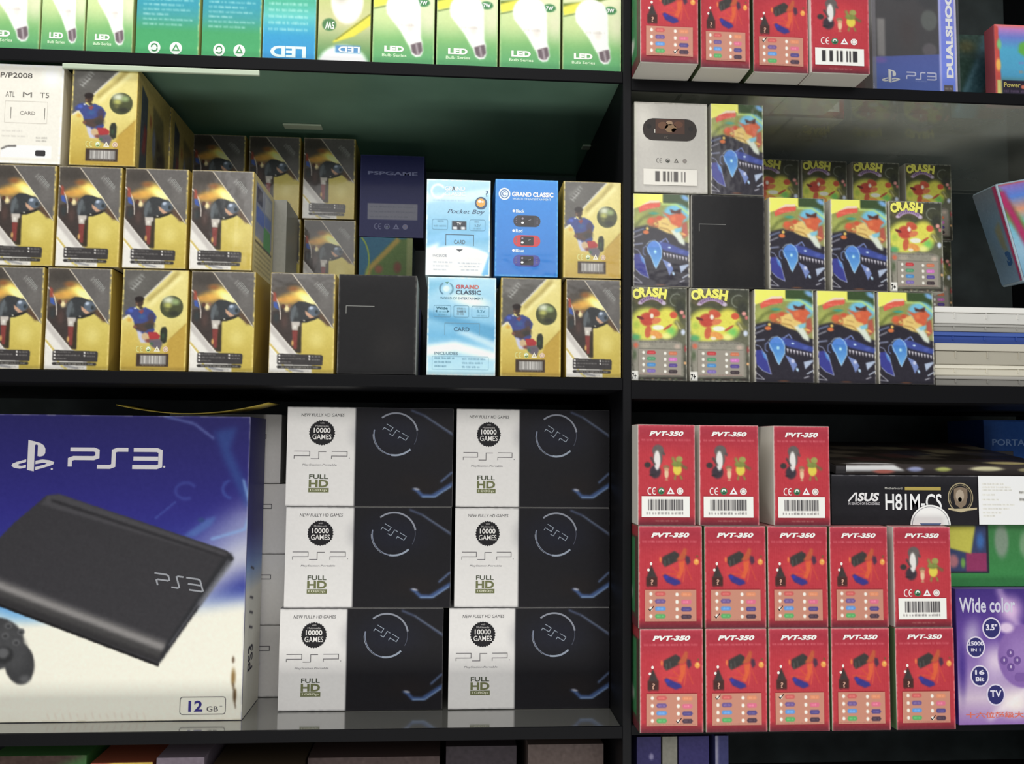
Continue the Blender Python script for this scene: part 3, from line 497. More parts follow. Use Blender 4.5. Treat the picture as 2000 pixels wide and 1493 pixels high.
def art_pvt_base(a, f, ty):
    X = lambda u: f[0]+u*(f[2]-f[0]); Y = lambda v: f[1]+v*(f[3]-f[1])
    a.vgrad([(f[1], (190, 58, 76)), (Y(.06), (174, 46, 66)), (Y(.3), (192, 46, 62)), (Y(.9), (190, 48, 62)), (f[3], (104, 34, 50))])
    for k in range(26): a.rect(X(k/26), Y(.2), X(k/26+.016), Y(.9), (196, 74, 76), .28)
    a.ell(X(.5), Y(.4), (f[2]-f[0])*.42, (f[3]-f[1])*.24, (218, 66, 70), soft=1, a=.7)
    a.text('PVT-350', X(.2), Y(ty), X(.80), Y(ty+.048), (244, 232, 228), .05, .25); a.dashes(X(.06), Y(ty+.085), X(.94), (f[3]-f[1])*.022, (226, 126, 132), 4, .7); return X, Y
def art_pvt_toy():
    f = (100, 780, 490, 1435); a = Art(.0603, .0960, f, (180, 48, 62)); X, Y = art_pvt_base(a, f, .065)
    a.rect(145, 1105, 215, 1168, (76, 44, 40), soft=2); a.poly([(150, 1110), (165, 1060), (178, 1030), (195, 1070), (212, 1110)], (66, 58, 56), soft=3); a.disc(177, 1022, 8, 10, (240, 226, 220)).disc(161, 1062, 8, 9, (240, 226, 220)); a.text('?', 174, 1122, 192, 1160, (196, 150, 130), .03); a.dashes(148, 1172, 212, 5, (50, 34, 34), 2)
    a.poly([(245, 980), (320, 940), (350, 960), (345, 1000), (290, 1030), (262, 1042), (246, 1020)], (66, 62, 60), soft=3); a.line([(262, 1000), (262, 1036)], 8, (90, 90, 84), soft=2); a.line([(285, 985), (290, 1024)], 8, (84, 80, 78), soft=2); a.ell(234, 995, 10, 24, (232, 120, 60), soft=.6); a.poly([(380, 920), (398, 925), (392, 980), (370, 1000), (330, 1000), (360, 960)], (196, 90, 50), soft=3)
    a.poly([(390, 970), (412, 975), (420, 1010), (400, 1030), (388, 1000)], (86, 54, 76), soft=3); a.poly([(345, 1010), (385, 1000), (380, 1060), (355, 1120), (330, 1110), (350, 1060)], (222, 96, 44), soft=4); a.line([(385, 1050), (372, 1140)], 7, (216, 84, 60), soft=2); a.line([(390, 1030), (428, 1130)], 7, (206, 70, 56), soft=2); a.line([(240, 1085), (350, 1090), (300, 1040)], 6, (214, 80, 44), soft=2)
    a.poly([(248, 1100), (262, 1088), (300, 1108), (350, 1130), (360, 1150), (320, 1164), (270, 1140)], (62, 56, 140), soft=4); a.ell(270, 1108, 14, 14, (60, 60, 176), soft=.6); a.ell(456, 1010, 20, 22, (236, 160, 60), soft=.3); a.ell(458, 1002, 10, 8, (250, 200, 110), soft=.8); a.ell(462, 975, 10, 10, (120, 96, 50), soft=.7)
    a.dashes(X(.06), 1424, X(.94), 6, (150, 80, 84), 4, .35)
    a.edges((226, 150, 150), .9, .75, 'lrt'); a.edges((120, 60, 66), .8, .5, 'b'); return a.noise(4, 3)
def art_pvt_code():
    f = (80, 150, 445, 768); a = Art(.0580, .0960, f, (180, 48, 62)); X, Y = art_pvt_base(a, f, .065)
    # three little figures kept as plain forms
    a.ell(190, 440, 44, 50, (66, 56, 66), soft=.4); a.ell(208, 310, 44, 44, (106, 98, 96), soft=.3); a.ell(206, 355, 36, 60, (110, 104, 100), soft=.3); a.ell(202, 370, 24, 70, (224, 220, 216), soft=.3); a.ell(140, 398, 26, 22, (66, 60, 60), soft=.4); a.line([(240, 320), (250, 340)], 14, (90, 84, 84), soft=3); a.line([(160, 350), (190, 400)], 12, (80, 74, 74), soft=3)
    a.ell(260, 412, 24, 16, (156, 110, 80), soft=.3); a.ell(262, 450, 16, 40, (222, 190, 150), soft=.4); a.ell(262, 425, 20, 12, (206, 160, 120), soft=.5); a.ell(332, 425, 34, 42, (220, 200, 44), soft=.3); a.ell(345, 362, 26, 22, (160, 160, 80), soft=.3); a.ell(330, 392, 44, 22, (130, 140, 60), soft=.4); a.line([(300, 350), (318, 390)], 18, (140, 148, 70), soft=4); a.line([(360, 400), (396, 420)], 16, (110, 110, 60), soft=4); a.line([(320, 460), (315, 490)], 12, (140, 140, 60), soft=3); a.line([(350, 460), (362, 488)], 12, (140, 140, 60), soft=3); a.ell(170, 460, 26, 8, (50, 46, 50), soft=.6); a.ell(262, 490, 14, 6, (200, 160, 120), soft=.6)
    ce_row(a, 168, 348, 558, 21, [(238, 222, 220), (60, 130, 90), (244, 236, 232), (232, 224, 220)])
    a.dashes(X(.3), 742, X(.7), 9, (190, 150, 130), 6, .7)
    a.edges((222, 140, 144), .9, .75, 'lrt'); a.edges((110, 56, 60), .8, .5, 'b'); return a.noise(4, 3)
def art_barcode(w, h, bg, ink=(40, 38, 42), lo=0, hi=100, number=True, dens=46, seed=3):
    a = Art(w, h, (0, 0, 100, 40), bg, grid=2.2); a.barcode(14+lo, 6, 86, 27 if number else 32, ink, seed, dens)
    if number: a.dashes(10, 32, 88, 5, (70, 66, 70), seed, .8, 1, 2)
    return a
def art_psp():
    f = (95, 950, 855, 1432); a = Art(.1680, .1028, f, (24, 22, 28), grid=1.1)
    a.rect(95, 950, 405, 1432, (222, 219, 216)); a.ell(600, 1080, 260, 160, (26, 28, 44), soft=1); a.ell(700, 1330, 200, 90, (30, 24, 26), soft=1)
    a.line([(660, 960), (720, 985), (855, 1080)], 10, (74, 84, 110), soft=2); a.line([(720, 985), (850, 1070)], 5, (96, 106, 124)); a.line([(800, 1312), (855, 1262)], 8, (98, 120, 160), soft=2); a.poly([(665, 1345), (690, 1340), (720, 1370), (760, 1372), (855, 1310), (855, 1330), (770, 1388), (715, 1388), (690, 1362)], (66, 92, 140), soft=3); a.line([(715, 1384), (775, 1384), (850, 1332)], 5, (140, 168, 204)); a.ell(690, 1346, 20, 6, (170, 170, 180), rot=10, soft=.5)
    a.varc(588, 1080, 98, 102, 100, 192, 6, (126, 134, 154)); a.varc(588, 1080, 101, 104, 120, 180, 4, (170, 176, 190)); a.varc(588, 1080, 100, 102, 45, 100, 9, (150, 160, 176)); a.varc(590, 1078, 100, 102, -130, -10, 8, (140, 144, 156)); a.varc(590, 1078, 98, 100, -10, 30, 3, (80, 84, 100))
    psp_word(a, 530, 1058, 648, 1092, 3, (150, 160, 174), 32)
    a.text('NEW FULLY HD GAMES', 158, 982, 354, 997, (56, 54, 58), .0, .15)
    a.disc(254, 1076, 60, 62, (34, 32, 36), teeth=30); a.up().text('10000', 216, 1052, 292, 1076, (228, 224, 220), .02).text('GAMES', 211, 1083, 297, 1108, (228, 224, 220), .006).text('with', 244, 1024, 264, 1032, (190, 186, 184), .0).text('Multimedia', 224, 1038, 284, 1047, (190, 186, 184), .0); a.layer = 0
    psp_word(a, 130, 1166, 372, 1202, 3, (96, 92, 96)); a.text('PlayStation.Portable', 168, 1227, 324, 1238, (110, 106, 112), .0, .2); a.disc(380, 1198, 2, 2, (96, 92, 96))
    a.text('FULL', 200, 1278, 286, 1300, (74, 80, 60), .02); a.text('HD', 199, 1304, 288, 1340, (116, 120, 78), .04); a.vpoly([(198, 1343), (290, 1343), (290, 1364), (198, 1364)], (116, 120, 80)); a.up().text('1080p', 206, 1347, 282, 1361, (222, 220, 196), .0)
    a.edges((52, 50, 56), .8, .5, 'tbr'); return a.noise(3, 3)
def art_psp_end():
    a = Art(.120, .0755, (0, 0, 120, 75), (196, 193, 190), grid=1.0); psp_word(a, 62, 22, 104, 29, .9, (90, 88, 92)); a.dashes(60, 40, 96, 3, (120, 118, 120), 3, .5); a.edges((120, 118, 120), .8, .7, 'b'); return a.noise(3, 3)
def art_console():
    """wide carton: dark blue fading to white, a slim black console and part of a game pad"""
    f = (-190, 815, 470, 1412); a = Art(.3300, .2975, f, (40, 40, 110), den=2.2, grid=1.0)
    a.vgrad([(815, (38, 34, 104)), (1000, (46, 42, 132)), (1150, (48, 58, 150)), (1215, (150, 186, 226)), (1260, (236, 234, 222)), (1412, (226, 222, 200))])
    a.poly([(470, 1000), (470, 1110), (300, 1230), (150, 1300), (-190, 1300), (-190, 1160), (100, 1160), (300, 1130)], (236, 234, 222), soft=26)
    a.poly([(230, 1110), (470, 1010), (470, 1060), (300, 1180)], (56, 66, 160), soft=30, a=.7); a.poly([(-190, 1240), (0, 1180), (130, 1230), (470, 1180), (470, 1412), (-190, 1412)], (234, 230, 214), soft=14)
    a.ell(10, 1160, 90, 50, (20, 110, 200), soft=.7); a.ell(60, 1200, 130, 36, (60, 150, 226), soft=.9, a=.7)
    a.poly([(400, 845), (445, 835), (432, 880), (470, 960), (470, 1000), (420, 900)], (50, 90, 156), soft=5, a=.6); a.line([(300, 815), (360, 830), (400, 860)], 4, (96, 110, 170), soft=2); a.line([(460, 940), (476, 1000), (466, 1040), (400, 1060)], 4, (130, 170, 220), soft=2); a.poly([(345, 1055), (390, 1020), (410, 1014), (400, 1032), (368, 1055)], (80, 116, 180), soft=3, a=.7); a.ell(380, 1022, 8, 6, (46, 70, 130), soft=.4)
    a.arc(348, 964, 20, 16, 60, 330, 4, (66, 80, 160), soft=1.5); a.line([(290, 1020), (330, 985)], 3, (66, 80, 160), soft=1); a.arc(440, 960, 20, 18, 100, 250, 4, (70, 100, 176), soft=1.5)
    # console body
    a.poly([(104, 972), (432, 1082), (446, 1098), (310, 1300), (302, 1306), (-40, 1170), (-60, 1120), (20, 1030), (80, 975)], (58, 56, 60)); a.poly([(104, 972), (434, 1088), (428, 1098), (70, 992), (84, 974)], (76, 74, 78), soft=2); a.line([(90, 984), (430, 1096)], 5, (40, 38, 42), soft=1.5)
    a.poly([(-60, 1110), (-30, 1130), (320, 1262), (310, 1300), (-40, 1172)], (50, 48, 50)); a.line([(-60, 1128), (322, 1274)], 16, (156, 152, 150), soft=6); a.line([(-40, 1150), (316, 1288)], 10, (70, 68, 68), soft=4); a.line([(-40, 1172), (308, 1306)], 5, (26, 24, 26)); a.poly([(446, 1098), (310, 1300), (302, 1306), (322, 1262), (424, 1098), (440, 1086)], (46, 46, 50), soft=1.5); a.line([(442, 1104), (380, 1190)], 7, (130, 132, 140), soft=3); a.line([(326, 1268), (436, 1100)], 3, (86, 86, 92), soft=1)
    # game pad
    a.ell(-8, 1262, 62, 54, (66, 66, 68), soft=.12); a.ell(44, 1300, 30, 44, (62, 62, 64), rot=-12, soft=.15); a.ell(26, 1270, 36, 60, (74, 74, 76), rot=-24, soft=.5); a.ell(14, 1284, 22, 20, (48, 48, 50), soft=.4); a.ell(12, 1280, 15, 13, (96, 96, 98), soft=.5)
    for x, y in ((20, 1228), (44, 1240), (15, 1247), (36, 1260)): a.ell(x, y, 9, 8, (96, 96, 98), soft=.4); a.ell(x, y+1, 5, 4, (60, 60, 62), soft=.5)
    a.ell(55, 1330, 16, 12, (92, 92, 94), soft=.8)
    ps_mark(a, 11, 866, 92, 928, (206, 202, 204)); ps3_word(a, 122, 884, 296, 918, 8, (206, 202, 204)); a.disc(88, 923, 2, 2, (206, 202, 204)); a.disc(304, 917, 2, 2, (206, 202, 204))
    ps3_word(a, 300, 1126, 388, 1150, 3.2, (150, 152, 158), -.3, .15)
    a.roundrect(351, 1367, 438, 1400, 5, (120, 116, 116), 1.6); a.text('12', 367, 1374, 394, 1395, (66, 58, 140), .03); a.text('GB', 402, 1385, 424, 1395, (84, 80, 90), .01); a.stroke([(427, 1385), (432, 1385)], 1, (120, 116, 120))
    for k in range(14): a.line([(100+k*14, 1395+(k % 3)), (104+k*14, 1408)], 2, (210, 190, 170), a=.4)
    a.ell(452, 1330, 7, 26, (150, 120, 70), soft=.8); a.ell(456, 1365, 5, 20, (120, 96, 60), soft=.7); a.ell(451, 1296, 4, 10, (120, 100, 80), soft=.7); a.line([(452, 1340), (458, 1390)], 3, (90, 70, 50), a=.7)
    a.edges((170, 168, 180), 1.0, .7, 'tr'); a.edges((190, 180, 150), 1.0, .6, 'b'); return a.noise(3, 2)
def art_console_side():
    a = Art(.073, .2975, (0, 815, 73, 1412), (40, 40, 110), grid=.8); a.vgrad([(815, (34, 32, 96)), (1040, (40, 40, 120)), (1120, (120, 150, 200)), (1170, (206, 204, 196)), (1412, (214, 210, 196))])
    for y in (1120, 1180, 1210, 1240): a.line([(20, y), (36, y+8)], 4, (60, 56, 70))
    a.text('PS3', 18, 1280, 40, 1330, (40, 38, 60), .02, 0, 90); return a.noise(3, 2)
def art_bulb(flip=False, bright=0, watt='7W', y0=0):
    """light bulb on a green fading ground, one LED line of lettering"""
    f = (1170, -420, 1550, 415); a = Art(.0610, .1300, f, (120, 180, 90), grid=1.1)
    a.vgrad([(-420, (238, 236, 204)), (-60, (230, 232, 190)), (120, (188, 212, 150)), (240, (128, 186, 112)), (415, (84, 166, 108))]); a.ell(1250, 60, 220, 230, (206, 222, 150), soft=1, a=.7); a.ell(1520, 100, 120, 200, (226, 224, 190), soft=1, a=.8)
    a.poly([(1170, 0), (1260, -20), (1400, -60), (1550, -120), (1550, -150), (1330, -60), (1170, -40)], (110, 130, 50), soft=5); a.poly([(1170, 40), (1240, 22), (1340, -30), (1300, -60), (1170, -20)], (238, 226, 60), soft=4); a.line([(1170, 48), (1240, 30), (1345, -28)], 5, (60, 90, 40), soft=1)
    a.ell(1480, -5, 42, 28, (70, 140, 84)); a.text(watt, 1458, -18, 1504, 10, (232, 240, 230), .04)
    # glass globe, tapering collar, screw cap
    a.ell(1355, 30, 112, 112, (250, 250, 246), soft=.1); a.poly([(1250, 70), (1462, 40), (1468, 230), (1480, 275), (1412, 310), (1385, 275), (1340, 190)], (248, 248, 244), soft=4); a.ell(1400, 170, 50, 60, (226, 216, 206), soft=1, a=.8)
    a.poly([(1398, 290), (1475, 262), (1484, 320), (1470, 356), (1438, 362), (1412, 345)], (246, 246, 244), soft=2); a.poly([(1404, 280), (1470, 258), (1480, 318), (1462, 348), (1436, 350), (1414, 330)], (126, 110, 116), soft=2)
    for k in range(4): a.line([(1410+k*2, 292+k*14), (1474+k*1, 274+k*14)], 3, (84, 70, 78), soft=1)
    a.line([(1440, 275), (1452, 345)], 9, (196, 186, 190), soft=3)
    a.dashes(1320, 150, 1450, 20, (176, 168, 160), 4, .5)
    a.text('LED', 1243, 292, 1364, 332, (238, 244, 226), .05); a.text('Bulb Series', 1230, 344, 1380, 364, (206, 232, 196), .02)
    a.edges((176, 206, 140), 1.0, .8, 'lr'); a.edges((140, 190, 130), .8, .6, 'b'); return a.noise(3, 3)
def art_bulb_down():
    f = (60, -160, 390, 385); a = Art(.0530, .1300, f, (190, 196, 140), grid=1.1)
    a.vgrad([(-160, (110, 170, 96)), (80, (190, 200, 120)), (220, (206, 204, 150)), (300, (140, 170, 110)), (385, (70, 140, 80))])
    a.poly([(140, -160), (230, -160), (300, 0), (140, 0)], (246, 246, 240), soft=6); a.ell(240, 115, 112, 112, (238, 234, 224), soft=.15); a.ell(200, 90, 70, 60, (196, 188, 176), soft=.9); a.dashes(160, 95, 290, 22, (130, 124, 120), 3, .6)
    a.poly([(150, 300), (260, 235), (390, 170), (390, 220), (290, 270), (160, 302)], (226, 216, 40), soft=3); a.line([(170, 290), (390, 172)], 4, (90, 100, 40), soft=1); a.ell(128, 224, 46, 28, (84, 134, 84)); a.text('5W', 104, 210, 162, 242, (226, 236, 222), .03, flip=True)
    a.ell(220, 420, 190, 120, (232, 244, 236), soft=.2); a.rect(170, 312, 330, 345, (90, 150, 200), soft=3); a.text('LED', 190, 316, 325, 342, (224, 240, 246), .03, flip=True); return a.noise(3, 3)
def art_bulb_back(w=.0600, blue=False):
    f = (850, -400, 1240, 345); a = Art(w, .1300, f, (40, 160, 150), grid=1.1)
    if blue:
        a.vgrad([(-400, (40, 150, 160)), (0, (70, 180, 150)), (80, (90, 196, 190)), (200, (40, 160, 206)), (345, (40, 150, 210))])
        for k in range(14): a.dashes(890, -330+k*38, 1180, 17, (196, 236, 226), k, .75)
        a.text('LED', 910, 262, 1170, 328, (214, 240, 250), .04, flip=True)
        a.edges((150, 210, 226), .9, .7, 'lr'); return a.noise(3, 3)
    a.vgrad([(-400, (40, 160, 170)), (40, (40, 156, 176)), (110, (56, 160, 160)), (200, (62, 164, 104)), (345, (66, 170, 106))])
    for k in range(18): a.dashes(890, -330+k*29, (1200, 1140, 1190, 1050)[k % 4], 13, (186, 226, 222), k, .8)
    for x in (967, 1100):
        a.disc(x, 300, 38, 36, (222, 240, 224)); a.up()
        if x == 967: a.varc(x, 294, 17, 14, -200, 20, 8, (60, 140, 84)); a.varc(x, 308, 17, 12, -20, 160, 8, (60, 140, 84))
        else: a.stroke([(x, 280), (x+18, 312), (x-18, 312)], 8, (80, 160, 100), True)
        a.layer = 0
    a.edges((206, 222, 150), 1.0, .8, 'r'); return a.noise(3, 3)
def art_white_old():
    f = (-230, 80, 590, 1040); a = Art(.0820, .0985, f, (230, 226, 214)); a.ell(470, 200, 160, 160, (244, 242, 234), soft=1)
    a.text('P/P2008', -40, 165, 275, 215, (96, 92, 88), .01); 
    for k in range(3): a.text(('ATL', 'M', 'T5')[k], 20+k*170, 350, 110+k*170, 400, (120, 116, 110), .0)
    a.text('CARD', 170, 535, 320, 570, (140, 134, 128), .0); a.stroke([(80, 500), (80, 610)], 6, (120, 116, 110)); a.stroke([(415, 500), (415, 610)], 6, (120, 116, 110))
    a.roundrect(20, 440, 440, 650, 8, (200, 194, 184), 3); a.dashes(0, 730, 200, 16, (180, 174, 166), 3, .6); a.dashes(0, 780, 260, 16, (180, 174, 166), 4, .6); a.dashes(340, 790, 450, 16, (140, 136, 130), 5, .8); a.dashes(340, 820, 450, 16, (140, 136, 130), 6, .8)
    a.poly([(0, 900), (160, 870), (500, 870), (500, 990), (0, 990)], (246, 245, 240)); a.line([(0, 910), (60, 880), (150, 876)], 18, (110, 106, 104), soft=3); a.roundrect(340, 910, 440, 965, 14, (60, 58, 60)); a.edges((246, 244, 236), 2.0, .9, 'rtb'); return a.noise(3, 3)
def art_greyconsole():
    f = (65, 760, 640, 1460); a = Art(.0740, .0940, f, (196, 192, 184)); a.ell(150, 900, 160, 300, (214, 210, 200), soft=1)
    a.roundrect(132, 886, 556, 1058, 80, (56, 48, 44)); a.up().vpoly([(232, 892), (460, 892), (460, 1004), (232, 1004)], (88, 60, 48)); a.up(); 
    for x, y, r, c in ((290, 940, 40, (120, 84, 60)), (350, 960, 46, (150, 120, 86)), (410, 930, 36, (110, 72, 52)), (340, 920, 26, (170, 140, 110)), (380, 975, 24, (90, 60, 50))): a.disc(x, y, r, r*.7, c)
    a.layer = 1; a.disc(182, 950, 18, 18, (40, 36, 36)).disc(508, 960, 20, 20, (44, 40, 40)).text('VC', 296, 1020, 330, 1042, (120, 110, 100)); a.stroke([(225, 970), (225, 1000)], 8, (206, 200, 190)); a.layer = 0
    ce_row(a, 260, 460, 1212, 17, [(120, 116, 112), (96, 92, 88), (110, 106, 100), (150, 146, 140)], (190, 186, 180))
    a.edges((206, 206, 190), 2.2, .9, 'lr'); a.edges((150, 146, 136), 1.2, .7, 'tb'); return a.noise(3, 3)
def art_shock():
    f = (1705, -120, 1872, 178); a = Art(.0905, .1580, f, (50, 46, 50), grid=1.2)
    a.vgrad([(-120, (66, 64, 70)), (0, (62, 58, 60)), (100, (56, 54, 56)), (178, (60, 60, 64))]); a.ell(1818, 22, 19, 26, (92, 96, 92), soft=.3); a.ell(1818, 84, 18, 18, (90, 84, 88), soft=.4); a.ell(1760, -40, 40, 30, (40, 40, 44), soft=.5); a.ell(1820, -50, 40, 60, (48, 48, 52), soft=.4); a.ell(1775, 50, 30, 60, (60, 50, 50), soft=1)
    a.poly([(1705, 102), (1838, 92), (1838, 178), (1705, 178)], (70, 88, 164), col2=(60, 96, 180)); a.ell(1720, 108, 20, 10, (110, 90, 170), soft=.8); a.rect(1838, -120, 1872, 178, (140, 136, 226), col2=(104, 136, 240)); a.rect(1837, -120, 1841, 178, (176, 180, 236), soft=1); a.rect(1868, -120, 1872, 178, (196, 190, 214)); a.rect(1705, -120, 1712, 178, (130, 126, 130), a=.7); a.rect(1714, 22, 1730, 100, (150, 146, 142), a=.8, soft=2)
    a.text('DUALSHOCK', 1850, -60, 1864, 140, (232, 234, 246), .05, .0, 90); a.rect(1845, 155, 1863, 176, (88, 74, 72)); a.dashes(1847, 162, 1861, 4, (180, 170, 166), 3); a.dashes(1847, 172, 1861, 4, (190, 180, 176), 4)
    ps_mark(a, 1722, 126, 1758, 154, (206, 206, 200)); ps3_word(a, 1771, 131, 1829, 145, 2.6, (186, 190, 216)); a.dashes(1788, 149, 1812, 1.6, (150, 160, 200), 3); return a.noise(3, 3)
def art_rainbow():
    f = (1640, 180, 2300, 1210); a = Art(.0900, .0860, (1945, 25, 2090, 168), (60, 150, 190), grid=1.3)
    a.vgrad([(25, (236, 120, 110)), (33, (190, 130, 200)), (48, (110, 130, 210)), (70, (70, 170, 206)), (120, (70, 160, 200)), (135, (90, 130, 120)), (168, (56, 120, 70))]); a.poly([(1945, 25), (1952, 30), (1956, 168), (1945, 168)], (206, 80, 70), soft=1); a.ell(1951, 100, 6, 16, (240, 180, 70), soft=.6); a.ell(1953, 62, 6, 14, (120, 196, 120), soft=.7); a.poly([(1990, 60), (2000, 55), (2030, 70), (2010, 90), (1988, 75)], (96, 176, 60), soft=2); a.ell(2040, 60, 24, 18, (60, 60, 130), soft=.5)
    a.rect(1957, 128, 2070, 154, (44, 34, 56)); a.text('Power', 1960, 132, 1990, 141, (200, 186, 90), .02); a.ell(1995, 140, 6, 5, (220, 120, 90), soft=.5); a.dashes(1960, 148, 2060, 5, (110, 90, 120), 3); a.rect(1948, 128, 1955, 165, (206, 206, 110), soft=1); a.dashes(1988, 95, 2060, 5, (150, 120, 190), 6, .8); a.dashes(1988, 112, 2060, 5, (196, 140, 110), 7, .8); return a.noise(3, 3)
def art_teal():
    a = Art(.062, .085, (0, 0, 62, 85), (50, 76, 66), grid=1.0); a.poly([(0, 85), (30, 20), (40, 0), (62, 0), (62, 20), (30, 85)], (70, 110, 116), soft=3); a.poly([(30, 85), (50, 40), (56, 10), (62, 10), (62, 85)], (110, 60, 50), soft=3); a.line([(10, 80), (34, 30)], 4, (110, 150, 160), soft=2); a.ell(20, 14, 16, 12, (90, 92, 50), soft=.8); a.ell(48, 60, 5, 20, (150, 100, 50), soft=.8); return a.noise(10, 5)
def art_mobo():
    f = (70, 535, 1500, 815); a = Art(.2350, .0490, f, (30, 28, 34), grid=1.6); a.vgrad([(535, (44, 42, 48)), (600, (26, 24, 30)), (815, (34, 30, 36))])
    a.text('SUS', 228, 636, 362, 684, (226, 224, 224), .04, .2); a.stroke([(172, 684), (214, 640), (222, 640), (218, 684)], 9, (226, 224, 224)); a.text('IN SEARCH OF INCREDIBLE', 170, 690, 364, 704, (196, 192, 196), .01); a.text('Motherboard', 398, 604, 505, 616, (200, 198, 190), .0); a.vpoly([(522, 602), (746, 602), (746, 620), (522, 620)], (176, 156, 70)); a.text('H81M-CS', 400, 640, 750, 732, (236, 234, 234), .012)
    a.varc(868, 660, 76, 80, 0, 360, 6, (170, 156, 120)); a.varc(868, 660, 66, 70, 150, 420, 3, (150, 136, 104)); a.vpoly([(828, 610), (868, 600), (912, 610), (912, 660), (900, 700), (868, 722), (836, 700), (826, 660)], (134, 116, 96)); a.up().disc(864, 650, 26, 34, (176, 160, 140)).disc(864, 672, 12, 14, (226, 214, 190)); a.up().vpoly([(790, 718), (830, 724), (910, 720), (970, 716), (968, 728), (910, 734), (868, 742), (820, 734), (790, 728)], (190, 176, 140)); a.layer = 0
    a.edges((150, 148, 150), 1.0, .8, 't'); return a.noise(3, 3)
def art_seal():
    a = Art(.0415, .0205, (555, 685, 818, 815), (232, 232, 228), grid=2); return a
def art_green():
    f = (815, 790, 1500, 1125); a = Art(.110, .062, f, (52, 132, 66)); a.vgrad([(790, (60, 130, 70)), (1125, (50, 140, 70))]); a.rect(815, 790, 1085, 1055, (40, 44, 56)); a.rect(830, 800, 1068, 1045, (60, 70, 110)); a.rect(935, 945, 1070, 1045, (150, 50, 100), soft=3); a.poly([(825, 800), (1000, 800), (970, 950), (830, 920)], (196, 190, 60), soft=4); a.ell(850, 990, 50, 50, (176, 110, 120), soft=.6); a.ell(915, 1000, 22, 40, (110, 160, 70), soft=.7); a.ell(1030, 880, 40, 70, (60, 110, 176), soft=.8); a.ell(1170, 880, 60, 120, (130, 150, 130), soft=.5); a.ell(1330, 900, 60, 100, (120, 160, 120), soft=.6); return a.noise(4, 3)
def art_purple():
    f = (850, 1230, 1600, 2060); f = (1868, 1150, 2140, 1410); a = Art(.130, .131, f, (120, 84, 170), grid=1.5)
    a.vgrad([(1150, (70, 46, 130)), (1230, (104, 70, 160)), (1300, (150, 120, 186)), (1360, (206, 186, 206)), (1410, (150, 110, 180))]); a.ell(1900, 1240, 30, 50, (176, 160, 200), soft=1, rot=10); a.ell(1985, 1190, 40, 40, (226, 190, 226), soft=1); a.ell(1950, 1290, 50, 50, (216, 196, 220), soft=1); a.ell(1990, 1370, 60, 40, (236, 226, 222), soft=1); a.ell(1878, 1300, 16, 90, (84, 56, 150), soft=1); a.line([(1960, 1150), (2020, 1260)], 12, (220, 190, 226), soft=6, a=.7); a.line([(1930, 1400), (2040, 1330)], 10, (240, 230, 232), soft=5, a=.7)
    a.ell(2010, 1280, 58, 64, (140, 104, 176), soft=.1); a.ell(2005, 1275, 48, 54, (158, 124, 190), soft=.8); a.ell(1975, 1225, 22, 14, (220, 196, 224), soft=.6)
    for x, y in ((1982, 1274), (1968, 1288), (1996, 1288), (1982, 1301)): a.disc(x, y, 8, 8, (116, 82, 156)); a.up().disc(x, y-1, 2, 3, (196, 176, 214)); a.layer = 0
    a.roundrect(1990, 1312, 2020, 1328, 6, (128, 92, 166)); a.rect(2020, 1210, 2100, 1260, (60, 50, 90), soft=2)
    a.text('Wide color', 1875, 1167, 1995, 1196, (206, 204, 222), .02)
    for x, y, r, l in ((1943, 1226, 18, (('3.5"', 12, 12),)), (1908, 1262, 18, (('25000', 17, 8), ('IN 1', 10, 6))), (1915, 1317, 18, (('16', 10, 9), ('Bit', 9, 8))), (1948, 1353, 18, (('TV', 12, 13),))):
        a.disc(x, y, r+2, r+3, (216, 206, 226)); a.up().disc(x, y, r-1, r, (52, 50, 116)); a.up(); yy = y-(2 if len(l) == 1 else 7)
        for t, ww, hh in l: a.text(t, x-ww, yy-hh/2, x+ww, yy+hh/2, (220, 216, 232), .03); yy += hh+4
        a.layer = 0
    a.text('十六位超级大屏幕游戏机', 1884, 1385, 2110, 1397, (222, 110, 90), .02); return a.noise(3, 3)
def art_blue_dim():
    a = Art(.080, .090, (0, 0, 80, 90), (30, 80, 150), grid=1.0); a.text('PORTABLE', 10, 22, 72, 30, (120, 150, 200), .02); a.roundrect(24, 50, 70, 68, 8, (20, 30, 60)); a.rect(30, 78, 80, 90, (110, 30, 60), soft=2); return a.noise(4, 4)
def art_pspgame():
    a = Art(.0770, .1010, (990, 140, 1335, 600), (44, 48, 104), grid=1.3); a.text('PSPGAME', 1030, 232, 1298, 252, (136, 140, 180), .03); a.rect(1032, 412, 1302, 502, (132, 132, 146)); a.dashes(1045, 430, 1290, 8, (96, 96, 116), 3, .6); a.dashes(1045, 458, 1290, 8, (96, 96, 116), 4, .6); a.dashes(1045, 486, 1250, 8, (96, 96, 116), 5, .6)
    ce_row(a, 1090, 1236, 540, 15, [(120, 124, 160)]*4, (60, 64, 110)); a.edges((80, 84, 130), 1, .7); return a.noise(3, 3)
def art_tealgreen():
    a = Art(.0640, .0860, (990, 645, 1260, 990), (40, 110, 140), grid=1.2); a.poly([(1260, 645), (1170, 655), (1030, 810), (990, 990), (1260, 990)], (90, 120, 50), soft=3); a.line([(1190, 650), (1040, 800), (1000, 990)], 26, (176, 150, 60), soft=5); a.arc(960, 760, 80, 130, -60, 40, 8, (150, 170, 60)); a.ell(1090, 800, 30, 30, (150, 90, 60), soft=.7); a.ell(1185, 790, 28, 40, (130, 70, 50), soft=.7); a.rect(1230, 645, 1262, 990, (140, 150, 90), soft=3); return a.noise(5, 3)
